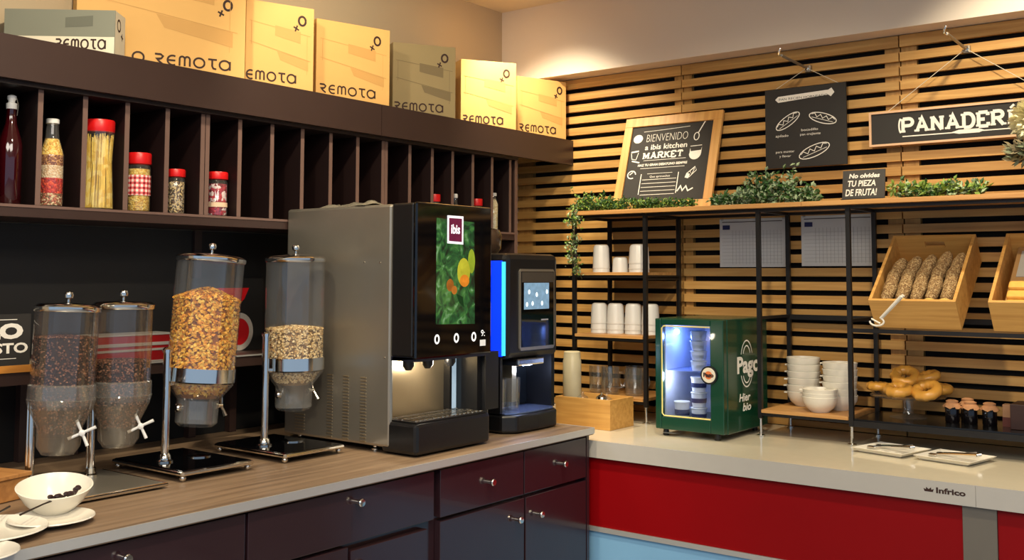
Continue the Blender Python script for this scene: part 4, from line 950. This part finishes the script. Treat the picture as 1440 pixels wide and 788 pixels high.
for i, (x, y) in enumerate(((-.985, 3.86), (-.925, 3.86), (-.862, 3.86), (-.955, 3.95))):
    t = thing('jam_jar', (x, y, .9462), ['dark jar with a kraft cloth cap, leftmost of the front three', 'dark jar with a kraft cloth cap, middle of the front three', 'dark jar with a kraft cloth cap, right of the front three', 'dark jar behind the front row of cloth-capped jars'][i], 'jar', 'dark cloth-capped jam jars')
    MB().lathe([(.022, 0), (.024, .003), (.024, .058), (.019, .066)], n=20).build('jar_body', mat('dark_jam', (14, 10, 14), .08, 0, .1, 10, .6), t, True)
    q = MB(); n = 24; pr = [(.029, .052), (.026, .062), (.0195, .068), (.021, .075), (.012, .079), (.001, .080)]
    vs = [((r_+(.004*math.sin(a_*8) if j == 0 else 0))*math.cos(2*math.pi*a_/n), (r_+(.004*math.sin(a_*2.1) if j == 0 else 0))*math.sin(2*math.pi*a_/n), z_+(.004*math.cos(a_*1.6) if j == 0 else 0)) for j, (r_, z_) in enumerate(pr) for a_ in range(n)]
    q.add(vs, [(j*n+i_, j*n+(i_+1) % n, (j+1)*n+(i_+1) % n, (j+1)*n+i_) for j in range(len(pr)-1) for i_ in range(n)])
    q.build('cloth_cap', mat('kraft_cloth', (190, 138, 96), .8, 0, .2, 40), t, True)
t = thing('dark_box', (-.70, 3.86, .9462), 'dark brown wooden box at the right end of the black tray', 'box'); B('box_body', mat('dark_brown_box', (52, 26, 20), .5, 0, .2, 20), t, -.085, .12, -.06, .06, 0, .085, bevel=.002)
t = thing('honey_block', (-.805, 3.88, .9462), 'small tan card box between the dark jars and the dark brown box', 'box'); B('box_body', mat('tan_box', (160, 120, 88), .6), t, -.016, .016, -.02, .02, 0, .075, bevel=.001); B('box_lid', mat('dark_red_lid', (90, 40, 30), .5), t, -.0165, .0165, -.0205, .0205, 0.0, .032)

# dishes with tongs on the counter
def dish(cx, cy, rz, label, l2):
    t = thing('serving_dish', (cx, cy, .8497), label, 'dish', 'rectangular white dishes on the buffet counter', rz=R(rz))
    q = MB(); a, b, h = .098, .092, .016; rim = [(-a, -b), (a, -b), (a, b), (-a, b)]; ins = [(x*.86, y*.86) for x, y in rim]; bot = [(x*.78, y*.78) for x, y in rim]
    v = [(x, y, .001) for x, y in bot]+[(x, y, h) for x, y in rim]+[(x*.97, y*.97, h+.001) for x, y in rim]+[(x, y, .005) for x, y in ins]
    f = [(3, 2, 1, 0)]+[(i, (i+1) % 4, 4+(i+1) % 4, 4+i) for i in range(4)]+[(4+i, 4+(i+1) % 4, 8+(i+1) % 4, 8+i) for i in range(4)]+[(8+i, 8+(i+1) % 4, 12+(i+1) % 4, 12+i) for i in range(4)]+[(12, 13, 14, 15)]
    q.add(v, f); q.build('dish_body', PORC, t)
    k = thing('serving_tongs', (cx, cy, .8497), l2, 'tongs', 'steel tongs in the white dishes', rz=R(rz-8))
    for s in (-1, 1):
        q = MB(); q.tube([(.085, s*.006, .030), (.0, s*.016, .018+.004), (-.055, s*.022, .0145)], [.005, .004, .004], 8); q.ball((-.065, s*.022, .013), .014, 12, sc=(1.3, .8, .3)); q.build('arm', CHR, k, True)
    MB().tube([(.085, -.006, .030), (.094, 0, .032), (.085, .006, .030)], .005, 8).build('spring_end', CHR, k, True)
    k2 = thing('serving_fork', (cx, cy, .8497), l2.replace('tongs', 'fork'), 'fork', 'steel forks in the white dishes', rz=R(rz+28))
    MB().tube([(.07, .04, .024), (.0, .045, .013), (-.05, .045, .010)], [.004, .003, .005], 8).build('handle', CHR, k2, True)
    for s in (-1, 0, 1): MB().tube([(-.05, .045+s*.004, .010), (-.075, .045+s*.006, .012)], .0018, 6).build('tine', CHR, k2, True)
dish(-1.14, 3.665, -14, 'white rectangular dish, left of the two on the counter', 'steel tongs lying in the left white dish'); dish(-.925, 3.640, -12, 'white rectangular dish, right of the two on the counter', 'steel tongs lying in the right white dish')

# ------------------------------------------------------------------ signs above the rack
def slab(T, body, h, w_, m, par, th=.2):
    L = {'P': ([[(0, 0), (0, 1)], [(0, 1)]+arc(.42, .74, .26, .26, 90, -90, 8)+[(0, .48)]], [(0, 0, .34), (-.02, 1, .3)]),
         'A': ([[(.0, 0), (.36, 1), (.72, 0)], [(.16, .34), (.56, .34)]], [(0, 0, .36), (.72, 0, .36), (.28, 1, .3)]),
         'N': ([[(0, 0), (0, 1)], [(0, 1), (.62, 0)], [(.62, 0), (.62, 1)]], [(0, 0, .34), (-.02, 1, .3), (.62, 1, .34)]),
         'D': ([[(0, 0), (0, 1)], [(0, 1), (.3, 1)]+arc(.3, .5, .36, .5, 90, -90, 10)+[(0, 0)]], [(-.05, 0, .3), (-.05, 1, .3)]),
         'E': ([[(0, 0), (0, 1)], [(0, 1), (.6, 1)], [(0, .5), (.4, .5)], [(0, 0), (.62, 0)], [(.6, 1), (.6, .76)], [(.62, 0), (.62, .26)]], [(-.03, 0, .3), (-.03, 1, .3)]),
         'R': ([[(0, 0), (0, 1)], [(0, 1)]+arc(.38, .76, .24, .24, 90, -90, 8)+[(0, .5)], [(.3, .5), (.66, 0)]], [(0, 0, .34), (-.02, 1, .3), (.7, 0, .3)]),
         'I': ([[(.1, 0), (.1, 1)]], [(.1, 0, .38), (.1, 1, .38)]), 'M': ([[(0, 0), (0, 1)], [(0, 1), (.36, .25), (.72, 1)], [(.72, 1), (.72, 0)]], [(0, 0, .34), (.72, 0, .34), (-.03, 1, .3), (.75, 1, .3)]),
         'K': ([[(0, 0), (0, 1)], [(0, .42), (.55, 1)], [(.2, .6), (.62, 0)]], [(0, 0, .34), (0, 1, .34), (.64, 0, .3), (.56, 1, .3)]), 'T': ([[(.32, 0), (.32, 1)], [(0, 1), (.64, 1)], [(0, 1), (0, .75)], [(.64, 1), (.64, .75)]], [(.32, 0, .36)])}
    W = {'P': .98, 'A': 1.1, 'N': 1.02, 'D': .98, 'E': .94, 'R': 1.02, 'I': .5, 'M': 1.15, 'K': .98, 'T': .98}
    tot = sum(W[c] for c in body)-.25; s = w_/tot; x = 0; q = MB()
    for c in body:
        for st in L[c][0]: q.stroke([((x+px)*s, py*h) for px, py in st], th*h, T)
        for px, py, sw in L[c][1]:
            yy = .06 if py == 0 else .94; q.stroke([((x+px-sw/2)*s, yy*h), ((x+px+sw/2)*s, yy*h)], .15*h, T)
        x += W[c]
    return q.build('slab_lettering', m, par)
t = thing('bakery_sign', (-1.307, 4.028, 1.964), 'long blackboard bakery sign in a pale wood frame reading PANADERÍA', 'sign')
Wp, Hp = .74, .135
B('board', CHALKB, t, .006, Wp-.006, -.010, -.002, .006, Hp-.006)
PF = mat('pale_pink_wood_frame', (216, 176, 140), .5, 0, .12, 40)
B('frame_bar', PF, t, 0, Wp, -.016, 0, Hp-.008, Hp); B('frame_bar', PF, t, 0, Wp, -.016, 0, 0, .008); B('frame_bar', PF, t, 0, .008, -.016, 0, .008, Hp-.008); B('frame_bar', PF, t, Wp-.008, Wp, -.016, 0, .008, Hp-.008)
T = frame((0, -.0103, 0), (1, 0, 0), (0, 0, 1))
slab(T @ Matrix.Translation((.128, .048, 0)), 'PANADERIA', .051, .445, CHALK, t, .25)
q = MB(); q.stroke([(.507, .106), (.520, .118)], .008, T); q.stroke(arc(.125, .074, .012, .032, 120, 240, 8), .006, T)
q.stroke([(.125, .032), (.60, .032)], .004, T); q.flat([(.30, .033), (.33, .041), (.40, .041), (.42, .033), (.40, .026), (.33, .026)], T, .0009); q.build('rule_and_knife', CHALK, t)

t = thing('bread_menu_board', (-1.739, 4.028, 1.905), 'hanging square blackboard with chalk drawings of three sandwiches', 'sign')
B('board', CHALKB, t, 0, .341, -.008, 0, 0, .329)
T = frame((0, -.0083, 0), (1, 0, 0), (0, 0, 1))
q = MB(); q.flat([(.045, .285), (.058, .272), (.27, .285), (.28, .277), (.295, .293), (.283, .312), (.27, .305), (.058, .297)], T); q.build('arrow_banner', CHALK, t)
text('PAN RECIEN HORNEADO', T @ Matrix.Translation((.062, .280, .0004)), .010, CHALKB, t, width=.205)
def sandwich(cx, cy, s, a):
    Tl = T @ Matrix.Translation((cx, cy, 0)) @ Matrix.Rotation(R(a), 4, 'Z'); q = MB()
    q.stroke(arc(0, 0, .058*s, .02*s, 0, 360, 22), .0035, Tl); q.stroke([(-.05*s, .006*s)]+[(-.05*s+i*.0125*s, (.012 if i % 2 else -.001)*s) for i in range(1, 8)]+[(.05*s, .006*s)], .0026, Tl)
    q.stroke([(-.046*s, -.006*s), (.046*s, -.006*s)], .002, Tl); return q.build('sandwich_drawing', CHALK, t)
sandwich(.098, .192, 1, 32); sandwich(.245, .192, 1, -18); sandwich(.208, .062, 1.15, 20)
text('apilado', T @ Matrix.Translation((.045, .128, 0)), .011, CHALK, t, width=.055)
text('bocadillo', T @ Matrix.Translation((.155, .146, 0)), .010, CHALK, t, width=.07); text('pan crujiente', T @ Matrix.Translation((.150, .128, 0)), .010, CHALK, t, width=.085)
text('para montar', T @ Matrix.Translation((.045, .062, 0)), .010, CHALK, t, width=.08); text('y llevar', T @ Matrix.Translation((.06, .044, 0)), .010, CHALK, t, width=.05)

def bracket(x, z, lab, ends, lab2):
    t = thing('sign_bracket', (x, YW-.0005, z), lab, 'bracket', 'steel sign brackets on the slatted wall')
    B('wall_block', STEEL, t, -.012, .012, -.022, 0, -.014, .014, bevel=.002)
    MB().tube([(0, -.02, 0), (0, -.29, .008)], .0055, 10).build('rod', STEEL, t, True)
    MB().tube([(0, -.285, .008), (-.008, -.295, .010), (-.004, -.302, .022), (0, -.300, .034)], .0045, 8).build('hook', CHR, t, True)
    MB().lathe([(.004, 0), (.010, .003), (.010, .008), (.002, .014)], n=12, T=frame((0, -.022, 0), (1, 0, 0), (0, 0, 1))).build('cross_nut', CHR, t, True)
    for i, e in enumerate(ends):
        o = MB().tube([(x, YW-.03, z), e], .0013, 6).build('hanging_wire', ROPE, None, True); tag(o, lab2[i], 'wire', 'wires holding up the hanging signs')
bracket(-1.561, 2.31, 'steel bracket holding the square sandwich board', [(-1.692, 4.022, 2.2345), (-1.43, 4.022, 2.2345)], ['left wire of the square sandwich board', 'right wire of the square sandwich board'])
bracket(-.949, 2.309, 'steel bracket holding the long bakery sign', [(-1.235, 4.022, 2.0995), (-.66, 4.022, 2.0995)], ['left wire of the long bakery sign', 'right wire of the long bakery sign'])

ZT = 1.7378
# welcome board leaning on the wall
t = thing('welcome_board', (-2.415, 3.905, ZT), 'square chalk welcome board in a light wood frame leaning on the slats', 'sign', rot=(R(-17.5), 0, 0))
Wb, Hb = .482, .455
B('board', CHALKB, t, .03, Wb-.03, -.006, 0, .03, Hb-.03)
for a in ((0, Wb, -.014, .002, Hb-.044, Hb), (0, Wb, -.014, .002, 0, .044), (0, .040, -.0139, .0019, .044, Hb-.044), (Wb-.040, Wb, -.0139, .0019, .044, Hb-.044)): B('frame_bar', FRAMEW, t, *a, bevel=.0015)
T = frame((0, -.0063, 0), (1, 0, 0), (0, 0, 1))
text('BIENVENIDO', T @ Matrix.Translation((.120, .333, 0)), .040, CHALK, t, off=-.0012, width=.205)
text('a ibis kitchen', T @ Matrix.Translation((.118, .295, 0)), .026, CHALK, t, off=.0006, width=.21)
slab(T @ Matrix.Translation((.118, .252, 0)), 'MARKET', .028, .195, CHALK, t, .26)
q = MB(); q.stroke([(.10, .385), (.20, .388), (.33, .394)], .002, T); q.stroke([(.12, .243), (.33, .243)], .002, T); q.stroke([(.11, .205), (.33, .205)], .002, T)
q.stroke([(.12, .178), (.12, .08)], .004, T); q.stroke([(.305, .178), (.305, .08)], .004, T); q.stroke([(.15, .178), (.275, .178)], .0018, T)
for k in range(5): q.stroke([(.128, .150-k*.018), (.298, .150-k*.018)], .0022, T)
q.build('rule_lines', CHALK, t)
text('HAZ TU GRAN DESAYUNO SIEMPRE', T @ Matrix.Translation((.095, .216, 0)), .011, CHALK, t, off=.0006, width=.245); text('Que aproveches', T @ Matrix.Translation((.165, .159, 0)), .010, CHALK, t, width=.10)
q = MB(); q.flat(arc(.075, .352, .024, .021, 0, 350, 20), T); q.build('bread_roll_drawing', CHALK, t)
q = MB(); q.stroke([(.050, .288), (.088, .292)], .007, T); q.stroke([(.052, .282), (.058, .255), (.080, .250), (.088, .284)], .003, T); q.stroke([(.06, .245), (.10, .235)], .006, T); q.build('pot_drawing', CHALK, t)
q = MB(); q.stroke(arc(.070, .178, .020, .018, 0, 300, 16), .005, T); q.stroke([(.06, .178), (.075, .190)], .004, T); q.build('cup_drawing', CHALK, t)
q = MB(); q.stroke(arc(.368, .342, .012, .018, 0, 360, 16), .004, T); q.stroke([(.375, .360), (.402, .415)], .005, T); q.build('spoon_drawing', CHALK, t)
q = MB(); q.flat([(.345, .288), (.345, .262)]+arc(.372, .262, .029, .030, 180, 360, 12)+[(.401, .290), (.398, .275), (.350, .272)], T); q.stroke([(.345, .296), (.400, .298)], .003, T); q.build('cup_drawing', CHALK, t)
q = MB(); q.flat([(.338, .150), (.345, .172), (.362, .165), (.355, .145)], T); q.stroke([(.345, .168), (.382, .198), (.39, .182), (.358, .150)], .003, T); q.stroke([(.36, .178), (.37, .163), (.38, .19)], .003, T); q.build('cheese_drawing', CHALK, t)
q = MB(); q.stroke([(.310, .088), (.325, .112), (.335, .09), (.35, .11), (.362, .088), (.385, .100)], .006, T); q.build('bread_drawing', CHALK, t)

t = thing('fruit_sign', (-1.355, 3.835, ZT), 'small black stand-up sign with three lines of white hand lettering', 'sign', rot=(R(-8), 0, 0))
B('board', mat('dark_grey_board', (58, 56, 54), .6, 0, .1, 20), t, 0, .158, -.004, .002, .012, .122); B('base_ledge', BMET, t, 0, .158, -.02, .012, .002, .010)
T = frame((0, -.0043, 0), (1, 0, 0), (0, 0, 1))
for s_, x, z, h, w_ in (('No olvides', .024, .092, .017, .115), ('TU PIEZA', .020, .060, .023, .105), ('DE FRUTA!', .012, .024, .026, .118)): text(s_, T @ Matrix.Translation((x, z, 0)), h, CHALK, t, off=.0009, shear=.15, width=w_)

# ------------------------------------------------------------------ greenery on the rack top
def greenery(name, label, pathpts, n, spread, lsize, mats, stems=14, hang=0, cat='plant', group=None, up=.5, zfloor=ZT+.002):
    t = thing(name, pathpts[0], label, cat, group); o0 = Vector(pathpts[0])
    P = [Vector(p)-o0 for p in pathpts]
    def pt(s_):
        f = s_*(len(P)-1); i = min(int(f), len(P)-2); return P[i].lerp(P[i+1], f-i)
    q = MB(); q.tube([tuple(pt(i/24)+Vector((0, random.uniform(-.005, .005), .004))) for i in range(25)], .0025, 5)
    tips = []
    for k in range(stems):
        s_ = random.random(); b = pt(s_); wdt = spread(s_)
        d = Vector((random.uniform(-1, 1), random.uniform(-.7, .7), random.uniform(.1, 1)*up*2)).normalized()*wdt*random.uniform(.5, 1)
        m_ = b+d*.5+Vector((0, 0, .01)); e = b+d-Vector((0, 0, hang*random.random())); q.tube([tuple(b), tuple(m_), tuple(e)], [.0016, .0012, .0006], 4); tips += [(b, m_, e)]
    q.build('stems', STEMM, t)
    q = MB()
    for k in range(n):
        b, m_, e = random.choice(tips); s_ = random.random(); c = (b.lerp(m_, s_*2) if s_ < .5 else m_.lerp(e, s_*2-1))+Vector([random.gauss(0, .006) for _ in range(3)])
        if c.z+o0.z < zfloor and hang == 0: c.z = zfloor-o0.z+random.random()*.01
        d = Vector((random.gauss(0, 1), random.gauss(0, 1), random.gauss(.3, .8))).normalized(); e1 = d.orthogonal().normalized(); sz = lsize*random.uniform(.6, 1.25)
        tip = c+d*sz; 
        if tip.z+o0.z < zfloor and hang == 0: tip.z = zfloor-o0.z
        nn = d.cross(e1)*sz*.08; q.use(random.choice(mats)); md = c.lerp(tip, .45)
        q.add([tuple(c), tuple(md+e1*sz*.28+nn), tuple(tip), tuple(md-e1*sz*.28+nn), tuple(md-nn)], [(0, 1, 4), (1, 2, 4), (2, 3, 4), (3, 0, 4)])
    o = q.build('foliage', None, t); o['kind'] = 'stuff'
    return t
greenery('fern_garland', 'low dark green garland along the foot of the welcome board', [(-2.50, 3.76, ZT+.004), (-2.30, 3.75, ZT+.004), (-1.93, 3.75, ZT+.004)], 2800, lambda s_: .075*(1-s_)**1.5+.032, .016, [LEAF1, LEAF1, LEAF2], 130, up=.5)
greenery('trailing_ivy', 'thin ivy strand trailing down at the left end of the rack', [(-2.475, 3.672, ZT+.01), (-2.46, 3.665, 1.66), (-2.475, 3.668, 1.56), (-2.455, 3.668, 1.46)], 330, lambda s_: .038, .016, [LEAF1, LEAF2, LEAF3], 46, hang=.03, up=0)
greenery('eucalyptus_bush', 'grey-green leafy bunch left of the fruit sign', [(-1.84, 3.76, ZT+.004), (-1.64, 3.76, ZT+.006), (-1.44, 3.77, ZT+.004)], 2600, lambda s_: .035+.135*math.exp(-((s_-.62)/.22)**2), .022, [LEAF1, LEAF3, LEAF3, LEAF1], 150, up=.8)
greenery('leafy_garland', 'bright green leafy garland right of the fruit sign', [(-1.125, 3.77, ZT+.004), (-1.0, 3.75, ZT+.004), (-.83, 3.74, ZT+.004)], 900, lambda s_: .055+.06*math.exp(-((s_-.0)/.12)**2), .024, [LEAF3, LEAF2, LEAF2, LEAF1], 70, up=.7)
t = thing('dried_bouquet', (-.675, 3.80, ZT), 'cream dried flower bouquet at the right edge in front of the bakery sign', 'flowers')
MB().lathe([(.03, 0), (.034, .01), (.03, .06), (.018, .075), (.022, .08)], n=20).build('vase', BOXW, t, True)
q = MB()
for k in range(26):
    a = random.uniform(0, 6.28); l_ = random.uniform(.05, .10); q.tube([(0, 0, .07), (l_*.4*math.cos(a), l_*.4*math.sin(a), .13), (l_*math.cos(a), l_*math.sin(a), random.uniform(.10, .17))], .0014, 4)
q.build('stems', STEMM, t)
q = MB(); GB = [mat('dry_brown_leaf', (124, 112, 84), .8, 0, .3, 60), mat('dry_grey_leaf', (110, 118, 92), .8, 0, .3, 60)]
for k in range(420):
    a = random.uniform(0, 6.28); el = random.uniform(-.35, .5); r_a = .085*random.random()**.4; c = Vector((r_a*math.cos(a), r_a*.8*math.sin(a), .135+r_a*el*.8)); d = (c-Vector((0, 0, .12))+Vector([random.gauss(0, .04) for _ in range(3)])).normalized(); e1 = d.orthogonal().normalized()*.007; tp = c+d*.035
    q.use(random.choice(GB)); md = c.lerp(tp, .5); q.add([tuple(c), tuple(md+e1), tuple(tp), tuple(md-e1)], [(0, 1, 2), (0, 2, 3)])
o = q.build('dry_leaves', None, t); o['kind'] = 'stuff'
q = MB(); CR = mat('cream_petal', (236, 228, 186), .7, 0, .08, 60)
for k in range(900):
    a = random.uniform(0, 6.28); b_ = random.uniform(-.9, 1.57); d = Vector((math.cos(a)*math.cos(b_), math.sin(a)*math.cos(b_), math.sin(b_))); c = Vector((0, 0, .250))+d*.062*random.uniform(.6, 1); e1 = d.cross(Vector([random.random() for _ in range(3)])).normalized()*.008; tp = c+d*.032
    q.add([tuple(c), tuple(c.lerp(tp, .6)+e1), tuple(tp), tuple(c.lerp(tp, .6)-e1)], [(0, 1, 2), (0, 2, 3)])
o = q.build('cream_petals', CR, t); o['kind'] = 'stuff'
